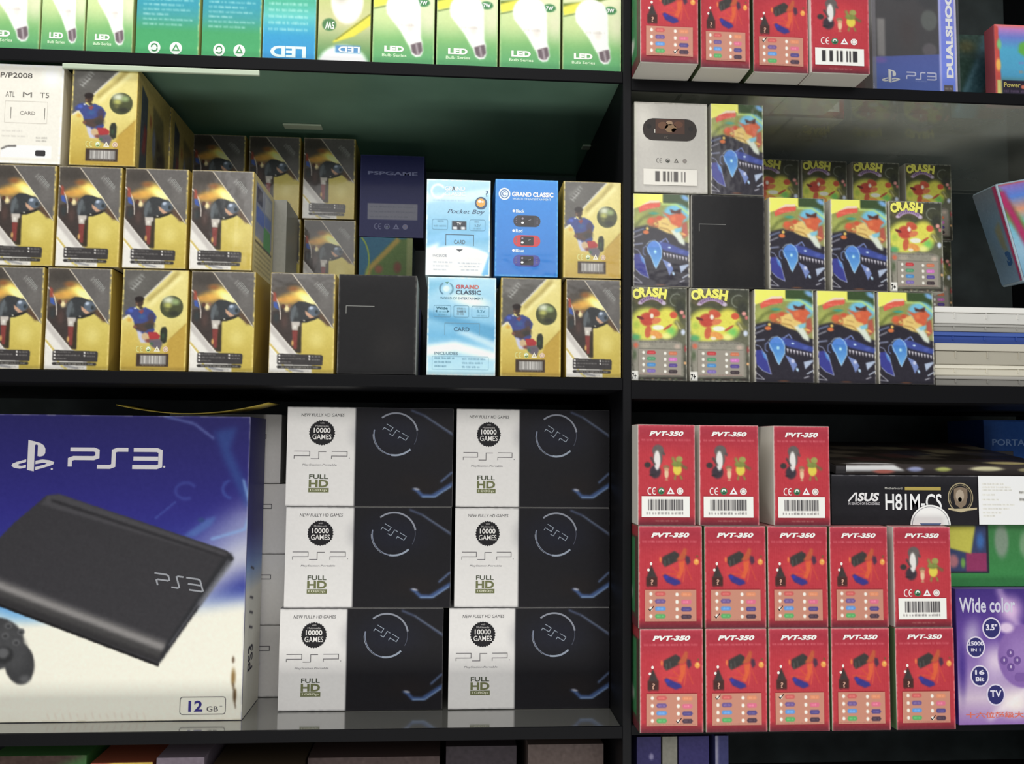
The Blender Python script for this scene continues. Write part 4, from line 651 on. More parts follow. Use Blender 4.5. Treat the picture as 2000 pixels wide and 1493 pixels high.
def art_plain(w, h, c, seed=1, amt=5, rows=(), grid=.8):
    a = Art(w, h, (0, 0, 100, 100), c, grid=grid)
    for k, (x0, y, x1, hh, cc) in enumerate(rows): a.rect(x0, y-hh/2, x1, y+hh/2, cc)
    return a.noise(amt, 4)
def art_toybag():
    a = Art(.0800, .1430, (0, 0, 80, 143), (90, 150, 206), grid=1.1); a.vgrad([(0, (200, 96, 96)), (3, (150, 120, 200)), (20, (90, 140, 226)), (40, (236, 160, 120)), (60, (110, 190, 210)), (100, (150, 190, 214)), (143, (120, 180, 210))]); a.poly([(0, 4), (10, 40), (22, 80), (30, 110), (18, 110), (6, 70), (0, 50)], (96, 176, 60), soft=2); a.line([(0, 10), (14, 90), (26, 143)], 8, (190, 40, 110), soft=2); a.ell(50, 60, 20, 24, (230, 210, 90), soft=.6); return a.noise(5, 4)
def art_toyside():
    a = Art(.0650, .1430, (0, 0, 65, 143), (96, 122, 140), grid=1.0); a.vgrad([(0, (110, 122, 132)), (60, (96, 126, 150)), (143, (120, 150, 176))]); a.poly([(30, 60), (48, 50), (50, 100), (36, 90)], (130, 120, 80), soft=3, a=.7); a.text('3', 38, 96, 54, 118, (40, 90, 140), .08); a.poly([(56, 0), (65, 0), (65, 143), (60, 143)], (176, 50, 100), soft=2); return a.noise(5, 4)
def art_disc_seal():
    """round paper seal folded over the lower edge; only its upper half shows"""
    a = Art(.0415, .0205, (0, 0, 263, 130), (30, 28, 34), grid=2)
    a.vpoly([(131+130*math.cos(math.radians(t)), 130-126*math.sin(math.radians(t))) for t in range(0, 181, 6)], (234, 234, 230)); a.up().varc(131, 130, 118, 114, 180, 360, 3, (120, 120, 130)); a.dashes(0, 0, 0, 1, (0, 0, 0)); a.vpoly([(60, 118), (200, 118), (190, 130), (70, 130)], (90, 110, 150)); a.only_vec = True; return a
def art_sticker():
    a = Art(.0570, .0485, (960, 530, 1300, 800), (244, 242, 234), grid=1.6)
    for k, y in enumerate((575, 592, 608, 635, 662, 690, 712, 735, 752)): a.dashes(985, y, (1120, 1160, 1170, 1060, 1090, 1180, 1150, 1100, 1060)[k], 9, (150, 148, 144), k, .6)
    a.dashes(1215, 620, 1290, 16, (60, 58, 60), 3); a.dashes(1215, 660, 1290, 16, (60, 58, 60), 4); a.rect(1285, 530, 1300, 560, (230, 190, 190)); return a
def art_thin():
    a = Art(.210, .011, (0, 0, 1300, 60), (60, 52, 50), grid=1.2); a.poly([(0, 10), (300, 5), (380, 40), (0, 45)], (214, 214, 214), soft=4); a.ell(240, 45, 90, 14, (196, 110, 96), soft=.5); a.ell(440, 30, 70, 20, (150, 156, 196), soft=.6); a.ell(620, 30, 70, 18, (170, 176, 90), soft=.6); a.ell(900, 25, 140, 18, (206, 200, 160), soft=.5); a.ell(1150, 30, 60, 14, (160, 150, 110), soft=.5); return a
def art_teal2():
    a = Art(.062, .098, (0, 0, 62, 98), (50, 76, 66), grid=1.0); a.poly([(0, 98), (30, 30), (40, 0), (62, 0), (62, 20), (30, 98)], (60, 96, 106), soft=3); a.poly([(30, 98), (50, 40), (56, 10), (62, 10), (62, 98)], (96, 54, 46), soft=3); a.line([(6, 92), (34, 30)], 3, (96, 136, 150), soft=2); a.ell(20, 14, 16, 12, (84, 86, 50), soft=.8); a.ell(45, 70, 5, 20, (140, 96, 50), soft=.8); return a.noise(10, 5)
def art_thintop():
    a = Art(.2300, .1700, (0, 0, 230, 170), (58, 52, 46), grid=.8)
    for k in range(26):
        x = rnd.uniform(0, 210); y = rnd.uniform(0, 150); c = ((110, 100, 84), (70, 66, 70), (140, 130, 100), (90, 60, 56), (50, 50, 60))[k % 5]; a.poly([(x, y), (x+30, y+rnd.uniform(-6, 6)), (x+44, y+20), (x+10, y+26)], c, .8, soft=3)
    a.ell(190, 150, 30, 12, (196, 180, 120), soft=.5); a.ell(40, 160, 34, 8, (210, 208, 206), soft=.5); return a.noise(8, 4)
# ------------------------------------------------------------------ setting
Z = lambda z: H+z
def structure(name, x0, x1, y0, y1, z0, z1, m):
    o = mesh_obj(name, box_mesh(name, x0, x1, y0, y1, z0, z1, m, bev=0)); o['kind'] = 'structure'; return o
structure('floor', -3, 3, -4, 0.6, -0.05, 0.0, mat((150, 146, 138), .45, mottled=.15, name='floor_tile'))
structure('wall_back', -3, 3, 0.42, 0.5, 0, 2.8, mat((120, 124, 116), .8, name='wall_paint'))

DARK = mat((16, 16, 19), .5, spec=.15, bump=.05, name='black_laminate')
TRIM = mat((13, 13, 16), .55, spec=.12, name='black_edge_trim')
BACK = mat((58, 66, 66), .5, mottled=.35, name='dark_back_board')
SMOKE = mat((92, 92, 88), .08, coat=1.0, spec=1.0, name='grey_glossy_shelf')
GREEN_GLASS = glass_mat('green_tinted_glass', (0.55, 0.72, 0.62), 1.35, 0.3, .62, (.20, .34, .25))
PALE = mat((186, 200, 176), .4, name='pale_reflection')
LX0, LX1, RX0, RX1, DEEP = -0.640, 0.1696, 0.1782, 0.80, 0.335
cab = tagit(empty('display_cabinet', (0, 0, 0)), 'tall black shop display cabinet with two bays of shelves holding all the boxes', 'cabinet')
def cpart(name, x0, x1, y0, y1, z0, z1, m, bev=.0008): return mesh_obj(name, box_mesh(name, x0, x1, y0, y1, Z(z0), Z(z1), m, bev), cab)
cpart('side_panel', LX0-.013, LX0, -.004, DEEP+.01, -1.40, .78, DARK)
cpart('centre_post', LX1, RX0, -.004, DEEP, -1.40, .78, DARK)
cpart('side_panel', RX1, RX1+.013, -.004, DEEP+.01, -1.40, .78, DARK)
cpart('back_panel', LX0, RX1, DEEP, DEEP+.01, -1.40, .78, BACK)
cpart('top_panel', LX0-.013, RX1+.013, .0, DEEP+.01, .78, .80, DARK)
cpart('plinth', LX0, RX1, .02, .035, -1.40, -1.30, DARK)
SH_A, SH_B, SH_C, SH_G, SH_D, SH_E, SH_F, SH_H = .3805, .0675, -.2715, -.4250, .3728, .0650, -.2680, -.4250
def shelf(x0, x1, z, m, thick, trim, label, tz=0.0):
    s = cpart('shelf', x0, x1, .0002, DEEP, z-thick, z-.0002, m); s['label'] = label
    t = mesh_obj('edge_trim', box_mesh('edge_trim', x0, x1, -.0035, .0, Z(z-trim+tz), Z(z-.0003+tz), TRIM, .0006), s); return s
shelf(LX0, LX1, SH_A, GREEN_GLASS, .006, .0125, 'green tinted glass shelf under the bulb boxes')
shelf(LX0, LX1, SH_B, DARK, .012, .0120, 'black shelf under the gold boxes')
shelf(LX0, LX1, SH_C, SMOKE, .009, .0115, 'grey glossy shelf under the large blue carton', .0022)
shelf(LX0, LX1, SH_G, DARK, .012, .012, 'lowest black shelf of the left bay')
shelf(RX0, RX1, SH_D, GLASS, .006, .0120, 'clear glass shelf in the right bay')
shelf(RX0, RX1, SH_E, DARK, .018, .0180, 'black shelf in the middle of the right bay')
shelf(RX0, RX1, SH_F, DARK, .010, .0100, 'black shelf under the red boxes')
shelf(RX0, RX1, SH_H, DARK, .012, .012, 'lowest black shelf of the right bay')
for z in (-.75, -1.05): cpart('shelf', LX0, LX1, 0, DEEP, z-.012, z, DARK); cpart('shelf', RX0, RX1, 0, DEEP, z-.012, z, DARK)
cpart('reflection_strip', Xat(124, .365, 0), Xat(508, .365, 0), -.0033, .0, .3618, .3672, PALE)['label'] = 'pale green strip standing in for a reflection under the top left shelf'  # solid pale strip in place of a bright reflection below the glass
cpart('reflection_bar', Xat(550, .34, .16), Xat(626, .34, .16), .16, .175, .372, .3742, PALE); cpart('reflection_bar', Xat(1138, .33, .2), LX1, .20, .215, .372, .3742, PALE)  # pale bars shaped as bright tube reflections on the glass underside

# ------------------------------------------------------------------ cartons
ARTS = {}
def art(key, fn, *a, material=None, **k):
    if key not in ARTS: ARTS[key] = fn(*a, **k).mesh('front_print', material or MATTE)
    return ARTS[key]
_body = {}
def card(c): return mat(c, .55, coat=.1, bump=.06, name='coloured_card')
def body_mesh(w, h, d, cols):
    key = (round(w, 5), round(h, 5), round(d, 5), tuple(sorted(cols.items())))
    if key not in _body:
        _body[key] = box_mesh('carton', -w/2, w/2, -d/2, d/2, 0, h-.0003, {k: card(c) for k, c in cols.items()}, .0007)
    return _body[key]
_flap = {}
def flap_mesh(w, d, c):
    """tuck flap of a carton end: a thin sheet with cut corners and a lifted lip"""
    k = (round(w, 4), round(d, 4), c)
    if k in _flap: return _flap[k]
    bm = bmesh.new(); P = [(-w/2+.002, -d/2+.001), (w/2-.002, -d/2+.001), (w/2-.004, d/2-.008), (w/2-.010, d/2-.003), (-w/2+.010, d/2-.003), (-w/2+.004, d/2-.008)]
    f = bm.faces.new([bm.verts.new((x, y, 0)) for x, y in P]); r = bmesh.ops.extrude_face_region(bm, geom=[f])
    for v in r['geom']:
        if isinstance(v, bmesh.types.BMVert): v.co.z = .0002
    me = bpy.data.meshes.new('end_flap'); me.materials.append(card(c)); bm.to_mesh(me); bm.free(); _flap[k] = me; return me
def product(name, label, cat, group, X, Y, z, w, h, d, cols, front=None, extras=(), rz=0.0, sx=1.0, flap=None, side=None, left=None, ry=0.0, rx=0.0):
    """X: centre of the front face, Y: front plane, z: underside (relative to eye height)"""
    r = empty(name, (X, Y+d/2, Z(z)), rz, ry, rx); r.scale = (sx, 1, 1); tagit(r, label, cat, group)
    mesh_obj('carton', body_mesh(w, h, d, cols), r)
    if front: mesh_obj('front_print', front, r, (0, -d/2, 0))
    for nm, me, dx, dz in extras: mesh_obj(nm, me, r, (dx, -d/2-.0008, dz))
    if side: mesh_obj('side_print', side, r, (w/2, 0, 0), (0, 0, math.pi/2))
    if left: mesh_obj('side_print', left, r, (-w/2, 0, 0), (0, 0, -math.pi/2))
    if flap == 'bottom': mesh_obj('bottom_flap', flap_mesh(w, d, cols.get('bottom', cols['side'])), r, (0, 0, -.0003))
    if flap == 'top': mesh_obj('top_flap', flap_mesh(w, d, cols.get('top', cols['side'])), r, (0, 0, h-.0003))
    return r
def span(pl, pr, z, Y, w, xmin=-9, xmax=9):
    a, b = max(Xat(pl, z, Y), xmin), min(Xat(pr, z, Y), xmax); return (a+b)/2, (b-a-.0006)/w
GOLD = dict(side=(186, 160, 70), top=(120, 112, 90), bottom=(150, 140, 110), right=(182, 156, 70), left=(190, 165, 76))
def gold(kind, pl, pr, z, label, group, Y=0.001, side=None, rz=0.0, **k):
    x, s = span(pl, pr, z, Y, .0612, xmax=LX1-.0005)
    fr = art('cyc', art_cyclist, material=GLOSS) if kind == 'cyc' else art('ball', art_ball, material=GLOSS)
    return product('game_box', label, 'box', group, x, Y, z, .0612, .0990, .098, GOLD, fr, sx=s, side=side, rz=rz, flap=None, **k)
gs1 = art('gs1', art_goldside, material=GLOSS); gs2 = art('gs2', art_goldside2, material=GLOSS)
T = [.0678, .1676, .2674]
# left bay, middle shelf, lower row
gold('cyc', -47, 79, T[0], 'gold carton with bent cyclist print, half cut by the photo edge, bottom row', 'gold game boxes, front')
gold('cyc', 84, 212, T[0], 'gold cyclist carton in the bottom row, left neighbour of the footballer carton', 'gold game boxes, front')
gold('ball', 232, 363, T[0], 'gold carton with sliding footballer and ball between two cyclist cartons', 'gold game boxes, front')
gold('cyc', 367, 495, T[0], 'gold cyclist carton in the bottom row, directly right of the leftmost low footballer carton', 'gold game boxes, front')
gold('cyc', 523, 652, T[0], 'gold cyclist carton with scuffed silver edge, left of the plain black box', 'gold game boxes, front')
BLK = dict(side=(226, 224, 218), top=(96, 94, 90), front=(26, 25, 27), bottom=(60, 58, 58))
x, s = span(657, 812, T[0], .001, .0740)
product('handheld_box', 'plain black carton with thin corner line and pale worn side, on the left bay shelf', 'box', None, x, .001, T[0], .0740, .0985, .070, BLK, art('black', art_black), sx=s)
LB = dict(side=(196, 216, 222), top=(206, 214, 214))
x, s = span(832, 968, T[0], .001, .0665)
product('handheld_box', 'light blue carton with red and dark GRAND CLASSIC lettering and CARD panel', 'box', 'classic handheld boxes', x, .001, T[0], .0665, .0980, .07, LB, art('classic', art_classic, material=GLOSS), sx=s)
gold('ball', 976, 1096, T[0], 'gold footballer carton in the bottom row, right of the light blue carton', 'gold game boxes, front')
gold('cyc', 1104, 1222, T[0], 'gold cyclist carton against the centre post, bottom row', 'gold game boxes, front')
# upper row
gold('cyc', -26, 103, T[1], 'gold cyclist carton cut by the photo edge, second row, under the white carton', 'gold game boxes, front')
gold('cyc', 106, 232, T[1], 'gold cyclist carton in the second row, carrying the topmost footballer carton', 'gold game boxes, front')
gold('cyc', 237, 363, T[1], 'gold cyclist carton in the second row, directly above the low left footballer carton', 'gold game boxes, front')
gold('cyc', 368, 492, T[1], 'gold cyclist carton at the right end of the second row with printed side showing', 'gold game boxes, front', side=gs1)
x, s = span(830, 957, T[1]-.0005, .001, .0640)
product('handheld_box', 'light blue and white carton lettered Pocket Boy, on the other light blue carton', 'box', 'classic handheld boxes', x, .001, T[1]-.0005, .0640, .0975, .07, LB, art('pocket', art_pocket, material=GLOSS), sx=s)
x, s = span(965, 1090, T[1], .001, .0650)
product('handheld_box', 'bright blue carton showing black, red and blue handhelds', 'box', 'classic handheld boxes', x, .001, T[1], .0650, .0990, .07, dict(side=(30, 110, 180), top=(120, 160, 180)), art('blueclassic', art_blueclassic, material=GLOSS), sx=s)
gold('ball', 1099, 1216, T[1], 'gold footballer carton against the centre post, upper row', 'gold game boxes, front')
# third level
x, s = span(-46, 118, T[2], .001, .0820)
product('handheld_box', 'worn white carton with faint grey print on top of the gold cartons', 'box', None, x, .001, T[2], .0820, .0985, .098, dict(side=(232, 226, 208), top=(200, 196, 180), right=(226, 220, 200)), art('whiteold', art_white_old), sx=s)
gold('ball', 133, 264, T[2], 'gold footballer carton standing highest, beside the worn white carton', 'gold game boxes, front', side=gs2)
gold('cyc', 210, 330, T[2], 'gold carton standing behind the highest footballer carton', 'gold game boxes, behind', Y=.1005, side=gs2)
product('game_box', 'white backed carton behind the right end of the second gold row', 'box', 'gold game boxes, behind', Xat(572, .17, .115)-.037, .1020, T[1], .0612, .0990, .07, dict(side=(176, 172, 160), top=(150, 148, 140)), art('plainw', art_plain, .0612, .0990, (170, 168, 158)))
product('game_box', 'plain carton carrying the white backed carton in the second row', 'box', 'gold game boxes, behind', Xat(572, .17, .115)-.037, .1020, T[0], .0612, .0990, .07, GOLD, art('plainw', art_plain, .0612, .0990, (170, 168, 158)))
yb = .185
for k, (pl, pr) in enumerate(((370, 476), (480, 584), (587, 692))):
    for t in (0, 1, 2):
        col = ('left', 'middle', 'right')[k]
        gold('cyc', pl+2, pr, T[t]-.001*0, 'shaded gold cyclist carton in the back, %s column, %s' % (col, ('bottom', 'middle', 'top')[t]), 'gold game boxes, at the back', Y=yb)
xc = (Xat(703, .25, .19)+Xat(825, .25, .19))/2
product('handheld_box', 'navy carton hidden in the back, carrying the small teal box', 'box', 'navy boxes at the back', xc, .19, T[0], .0745, .0940, .07, dict(side=(40, 44, 92)), art('plainnavy', art_plain, .0745, .0940, (40, 44, 96)))
product('handheld_box', 'small teal and green box in the dark under the navy carton', 'box', None, xc-.006, .19, T[0]+.0942, .0640, .0860, .06, dict(side=(50, 80, 90)), art('tealgreen', art_tealgreen))
product('handheld_box', 'navy blue carton with grey lettering and label, high at the back', 'box', 'navy boxes at the back', xc, .19, T[0]+.1804, .0770, .1010, .07, dict(side=(44, 46, 100)), art('pspgame', art_pspgame))

# ------------------------------------------------------------------ bulb boxes
GRN = dict(side=(196, 206, 150), top=(190, 200, 150), bottom=(40, 96, 62), right=(176, 190, 130))
TEAL = dict(side=(196, 206, 140), bottom=(40, 110, 80), top=(60, 150, 130))
bulbs = [(-42, 76, 'g', 'green bulb box at the far left of the top shelf, cut by the photo edge'), (78, 164, 'g', 'narrow green bulb box, second from the far left of the top shelf'), (166, 258, 'g', 'narrow green bulb box directly left of the teal boxes'),
 (263, 388, 't', 'teal bulb box back with white small print, left of the two'), (392, 509, 't', 'teal bulb box back with white small print, right of the two'), (511, 616, 'b', 'blue bulb box standing upside down with LED lettering inverted'),
 (619, 723, 'd', 'green bulb box standing upside down, 5W badge inverted'), (726, 848, 'g', 'green bulb box directly right of the upside down 5W box'), (851, 972, 'g', 'green bulb box, third from the centre post on the top shelf'),
 (975, 1095, 'g', 'green bulb box, second from the centre post on the top shelf'), (1098, 1216, 'g', 'green bulb box touching the centre post on the top shelf')]
for pl, pr, k, lab in bulbs:
    x, s = span(pl, pr, SH_A, .002, .0610, xmax=LX1-.0004)
    me = {'g': lambda: art('bulb', art_bulb), 't': lambda: art('teal', art_bulb_back, .061), 'b': lambda: art('blue', art_bulb_back, .061, True), 'd': lambda: art('down', art_bulb_down)}[k]()
    if k == 'd': s = s*.0610/.0530
    product('bulb_box', lab, 'box', 'light bulb boxes on the top shelf', x, .002, SH_A, .0530 if k == 'd' else .0610, .1300, .105, GRN if k in 'gd' else TEAL, me, sx=s)

# ------------------------------------------------------------------ right bay, middle shelf
CR = dict(side=(200, 196, 184), top=(150, 148, 140), left=(206, 202, 190))
ch_crash = art('ch_crash', chart, .0440, .0265, (158, 150, 138), CH_CRASH, material=GLOSS)
ch_red = [art('ch_red%d' % i, chart, .0490, .0300, (200, 138, 116), CH_RED, material=GLOSS, tick=t) for i, t in enumerate((None, (3, 0), (2, 0), (0, 0), (3, 1)))]
def crash(kind, pl, pr, z, label, group, Y=.001, h=.0952):
    x, s = span(pl, pr, z, Y, .0572, xmin=RX0+.0004)
    if kind == 'A': return product('game_box', label, 'box', group, x, Y, z, .0572, h, .058, CR, art('crash', art_crash, material=GLOSS), [('colour_chart', ch_crash, .0005, .0055)], sx=s)
    return product('game_box', label, 'box', group, x, Y, z, .0572, h, .058, CR, art('titan', art_titan, material=GLOSS), sx=s)
E = [.0654, .1608, .2568]
g = 'colourful game boxes, front of the right bay'
crash('A', 1231, 1343, E[0], 'yellow titled CRASH box in the bottom corner beside the centre post', g); crash('A', 1347, 1466, E[0], 'yellow titled CRASH box, second from the centre post, bottom row', g)
crash('B', 1474, 1592, E[0], 'dark box with blue blades, bottom row, next to the CRASH boxes', g); crash('B', 1597, 1713, E[0], 'dark box with blue blades, bottom row, middle of three alike', g); crash('B', 1717, 1827, E[0], 'dark box with blue blades, bottom row, touching the stack of flat white cases', g)
crash('B', 1236, 1348, E[1], 'dark box with blue blades under the grey carton, beside the centre post', g)
x, s = span(1351, 1496, E[1], .001, .0740)
product('handheld_box', 'plain black carton with thin corner line between blue bladed boxes', 'box', None, x, .001, E[1], .0740, .0958, .058, BLK, art('black2', art_black, .0740, .0955), sx=s)
crash('B', 1503, 1614, E[1], 'dark box with blue blades, upper row, directly right of the plain black carton', g); crash('B', 1624, 1736, E[1], 'dark box with blue blades, upper row, directly left of the upper CRASH box', g)
crash('A', 1739, 1845, E[1], 'yellow titled CRASH box at the right end of the upper row', g)
x, s = span(1238, 1383, E[2], .001, .0740)
gl = art('greybar', art_barcode, .0545, .0170, (226, 222, 212), (90, 86, 84), number=False, dens=14, lo=8, seed=9)
product('handheld_box', 'light grey carton picturing a black handheld console above a barcode', 'box', None, x, .001, E[2]+.0002, .0740, .0945, .058, dict(side=(186, 184, 170), top=(160, 158, 150)), art('greyc', art_greyconsole), [('barcode_label', gl, -.001, .0075)], sx=s)
crash('B', 1388, 1493, E[2]+.0002, 'shaded dark box with blue blades on top of the plain black carton', g)
for k, (pl, pr) in enumerate(((1462, 1563), (1567, 1657), (1666, 1760), (1770, 1862))):
    for t in range(3):
        crash('A', pl, pr, E[t]-.0002*t, 'shaded CRASH box in the back row, %s from the left, %s' % (('first', 'second', 'third', 'fourth')[k], ('bottom', 'middle', 'top')[t]), 'colourful game boxes, back row', Y=.165)
# flat cases beside
zs = SH_E+.0002
x0 = Xat(1829, .07, .004)
for (hh, c, lab, nm, gap) in ((.0105, (150, 146, 138), 'grey flat case at the bottom of the white stack', 'flat_case', 0), (.0115, (214, 208, 190), 'cream flat case with ribbed edge, second from the bottom of the stack', 'flat_case', .001), (.0220, (178, 172, 156), 'thick beige flat case in the middle of the stack', 'flat_case', -.001), (.0125, (44, 72, 150), 'blue flat case near the top of the white stack', 'flat_case', .003), (.0080, (160, 158, 152), 'thin grey flat case on the blue one', 'flat_case', 0.001), (.0175, (216, 214, 208), 'white flat case on top of the stack', 'flat_case', -.001)):
    r = empty(nm, (x0+.07, .055, Z(zs))); tagit(r, lab, 'case', 'flat cases stacked beside the game boxes')
    m1 = mat(c, .35, coat=.3, name='case_plastic'); lid = mat(tuple(min(255, q+26) for q in c), .3, coat=.4, name='case_plastic')
    mesh_obj('tray', box_mesh('tray', -.07, .07, -.05+gap, .06, 0, hh*.62, m1, .0008), r); mesh_obj('lid', box_mesh('lid', -.0705, .0705, -.0508+gap, .06, hh*.64, hh-.0002, lid, .0008), r)
    for q in range(4): mesh_obj('clip', box_mesh('clip', -.05+q*.034, -.0485+q*.034, -.0508+gap, -.0500+gap, hh*.3, hh*.62, m1, 0), r)
    zs += hh
# pale blue toy box leaning above the stack
ztoy = zs
xt = Xat(1945, .292, .055)+.0755+.004
r = tagit(empty('toy_box', (xt, .075, Z(ztoy+.0005)), 0), 'pale blue toy carton with rainbow face leaning left above the flat cases', 'box')
A_ = Matrix.Translation((-.010, 0, .046)) @ Matrix.Rotation(math.radians(-12), 4, 'Y') @ Matrix.Rotation(math.radians(2), 4, 'Z')
tb = box_mesh('carton', -.050, .050, -.021, .021, .0, .112, card((176, 196, 210)), .0015, taper=.84); tb.transform(A_); mesh_obj('carton', tb, r)
me = art('toyfront', art_toybag, material=GLOSS).copy(); ms = art('toyside', art_toyside, material=GLOSS).copy()
def fit(me, w0, hw_t, hw_b, z0, z1, yt, yb_):
    h0 = max(v.co.z for v in me.vertices)
    for v in me.vertices:
        t = min(max(v.co.z/h0, 0), 1); hw = hw_b+(hw_t-hw_b)*t; yy = yb_+(yt-yb_)*t; v.co.x = v.co.x/(w0/2)*hw*.97; v.co.y = v.co.y-yy-.0006; v.co.z = z0+.002+(z1-z0-.004)*t
fit(me, .080, .050, .042, 0, .112, .021, .01764); fit(ms, .065, .021, .01764, 0, .112, .050, .042)
me.transform(A_); ms.transform(A_ @ Matrix.Rotation(-math.pi/2, 4, 'Z')); mesh_obj('front_print', me, r); mesh_obj('side_print', ms, r)
bm = bmesh.new(); bmesh.ops.create_cone(bm, cap_ends=True, segments=28, radius1=.022, radius2=.024, depth=.0420); bmesh.ops.translate(bm, verts=bm.verts, vec=(-.006, 0, .0210))
me = bpy.data.meshes.new('base'); me.materials.append(card((120, 170, 206))); bm.to_mesh(me); bm.free()
for p in me.polygons: p.use_smooth = abs(p.normal.z) < .5
mesh_obj('base', me, r)

# ------------------------------------------------------------------ red boxes
RED_T = dict(side=(206, 196, 188), top=(190, 120, 120), bottom=(216, 212, 202), left=(96, 124, 84), right=(150, 60, 66))
RED_C = dict(side=(214, 208, 198), top=(200, 150, 146), bottom=(218, 214, 204))
code_l = art('code', art_barcode, .0490, .0205, (236, 232, 226), material=MATTE)
code_d = art('code_b', art_barcode, .0490, .0180, (238, 236, 226), number=False, dens=12, seed=5, material=MATTE)
pleft = Art(.112, .0960, (0, 0, 66, 96), (92, 70, 60), grid=1.0).rect(8, 12, 58, 84, (60, 130, 80)).ell(30, 30, 20, 14, (150, 130, 90), soft=.6).ell(40, 66, 16, 12, (200, 200, 190), soft=.6).rect(0, 0, 66, 10, (170, 60, 66)).rect(0, 88, 66, 96, (110, 50, 56)).noise(6, 4).mesh('side_print', GLOSS)
def red(kind, pl, pr, z, label, group, Y=-.030, tick=0, low=False, w=None, bottom=False, left=None):
    W0 = .0606 if kind == 'toy' else .0583
    x, s = span(pl, pr, z, Y, W0, xmin=RX0+.0004)
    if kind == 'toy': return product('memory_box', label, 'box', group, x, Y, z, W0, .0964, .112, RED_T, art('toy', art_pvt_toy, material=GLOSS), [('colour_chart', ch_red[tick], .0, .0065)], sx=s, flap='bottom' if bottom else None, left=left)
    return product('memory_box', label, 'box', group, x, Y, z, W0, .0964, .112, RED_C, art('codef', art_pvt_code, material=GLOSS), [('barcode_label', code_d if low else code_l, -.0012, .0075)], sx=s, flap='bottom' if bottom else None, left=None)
Rz = [-.2679, -.1714, -.0749]; g = 'red boxes stacked in the lower right bay'
O = ('beside the centre post', 'second from the centre post', 'third from the centre post', 'fourth from the centre post', 'at the right end')
for i, (pl, pr) in enumerate(((1249, 1375), (1378, 1500), (1502, 1622), (1625, 1741), (1751, 1868))):
    red('toy', pl, pr, Rz[0], 'red PVT-350 box with colour chart, bottom row, '+O[i], g, tick=(4, 3, 3, 0, 4)[i], left=pleft if i == 0 else None)
for i, (pl, pr) in enumerate(((1246, 1373), (1376, 1498), (1500, 1619), (1622, 1737))):
    red('toy', pl, pr, Rz[1], 'red PVT-350 box with colour chart, middle row, '+O[i], g, tick=(2, 1, 2, 0)[i], left=pleft if i == 0 else None)
red('code', 1747, 1861, Rz[1], 'red PVT-350 box with barcode, standing below the black motherboard carton at the right end', g)
for i, (pl, pr, lab) in enumerate(((1245, 1359, 'beside the centre post'), (1366, 1484, 'between its two lookalikes'), (1512, 1623, 'touching the black motherboard carton'))):
    red('code', pl, pr, Rz[2], 'red PVT-350 box with barcode, top row, '+lab, g)
g = 'red boxes overhanging the glass shelf'
red('toy', 1243, 1365, SH_D+.0006, 'red box with colour chart on the glass shelf, beside the centre post', g, Y=-.042, bottom=True, tick=4, left=pleft)
red('toy', 1368, 1466, SH_D+.0006, 'red box with colour chart and scuffed corner, second on the glass shelf', g, Y=-.036, bottom=True)
red('toy', 1471, 1580, SH_D+.0006, 'red box with colour chart on the glass shelf, left of the barcode one', g, Y=-.030, bottom=True, tick=3)
red('code', 1584, 1700, SH_D+.0006, 'red box with white barcode label overhanging the glass shelf', g, Y=-.034, low=True, bottom=True)

for i, (pl, pr) in enumerate(((1252, 1353), (1356, 1444), (1449, 1545), (1550, 1650))):
    red('code', pl, pr, SH_D+.0006, 'red box standing in the second row on the glass shelf, '+('beside the centre post', 'second from the post', 'third from the post', 'fourth from the post')[i], 'red boxes in the second row on the glass shelf', Y=.086, bottom=True)
# motherboard carton and things around it
x, s = span(1628, 2060, -.0700, -.018, .2350); zm = Rz[2]+.0002
mb = product('motherboard_box', 'long black motherboard carton lettered H81M-CS lying on the red boxes', 'box', None, Xat(1625, -.07, -.018)+.1175, -.018, zm, .2350, .0490, .150, dict(side=(34, 32, 38), top=(40, 38, 44)), art('mobo', art_mobo, material=GLOSS))
mesh_obj('round_seal', art('seal', lambda: art_disc_seal()), mb, (-.1175+.0995, -.0758, 0)); mesh_obj('price_sticker', art('sticker', lambda: art_sticker()), mb, (-.1175+.1775, -.0760, .0005))
product('toy_box', 'dark carton standing behind the motherboard carton, almost hidden', 'box', None, Xat(1640, -.02, .15)+.105, .136, SH_F+.0002, .2000, .2670, .05, dict(side=(40, 36, 38)))
r = product('motherboard_box', 'thin glossy carton with pale streaks tilted on the black motherboard carton', 'box', None, Xat(1632, -.02, -.012)+.115, -.012, zm+.0485, .2300, .0090, .170, dict(side=(50, 46, 48), top=(54, 48, 44)), art('thin', lambda: art_thin(), material=GLOSS), rx=math.radians(8.2))
r.location.z += .085*math.sin(math.radians(8.2))+.0006; r.location.y -= .085*(1-math.cos(math.radians(8.2)))
tp = art('thintop', lambda: art_thintop(), material=GLOSS); mesh_obj('top_print', tp, r, (0, -.085, .0090), (-math.pi/2, 0, 0))
px = Xat(1869, -.2, -.018)
product('toy_box', 'purple carton lettered Wide color with round blue badges', 'box', None, px+.065, -.018, SH_F+.0002, .1300, .1310, .10, dict(side=(70, 46, 130), top=(120, 96, 160)), art('purple', art_purple, material=GLOSS))
product('toy_box', 'green carton with a yellow picture between the purple and black cartons', 'box', None, px+.0545, -.006, SH_F+.1315, .1100, .0610, .09, dict(side=(50, 130, 70), top=(60, 120, 80)), art('green', art_green, material=GLOSS))
product('toy_box', 'tall blue carton standing in the dark at the back right', 'box', None, Xat(1922, .0, .18)+.040, .18, SH_F+.0002, .0800, .3050, .08, dict(side=(30, 70, 140)), None, [('front_print', art('bluedim', art_blue_dim), 0, .213)])

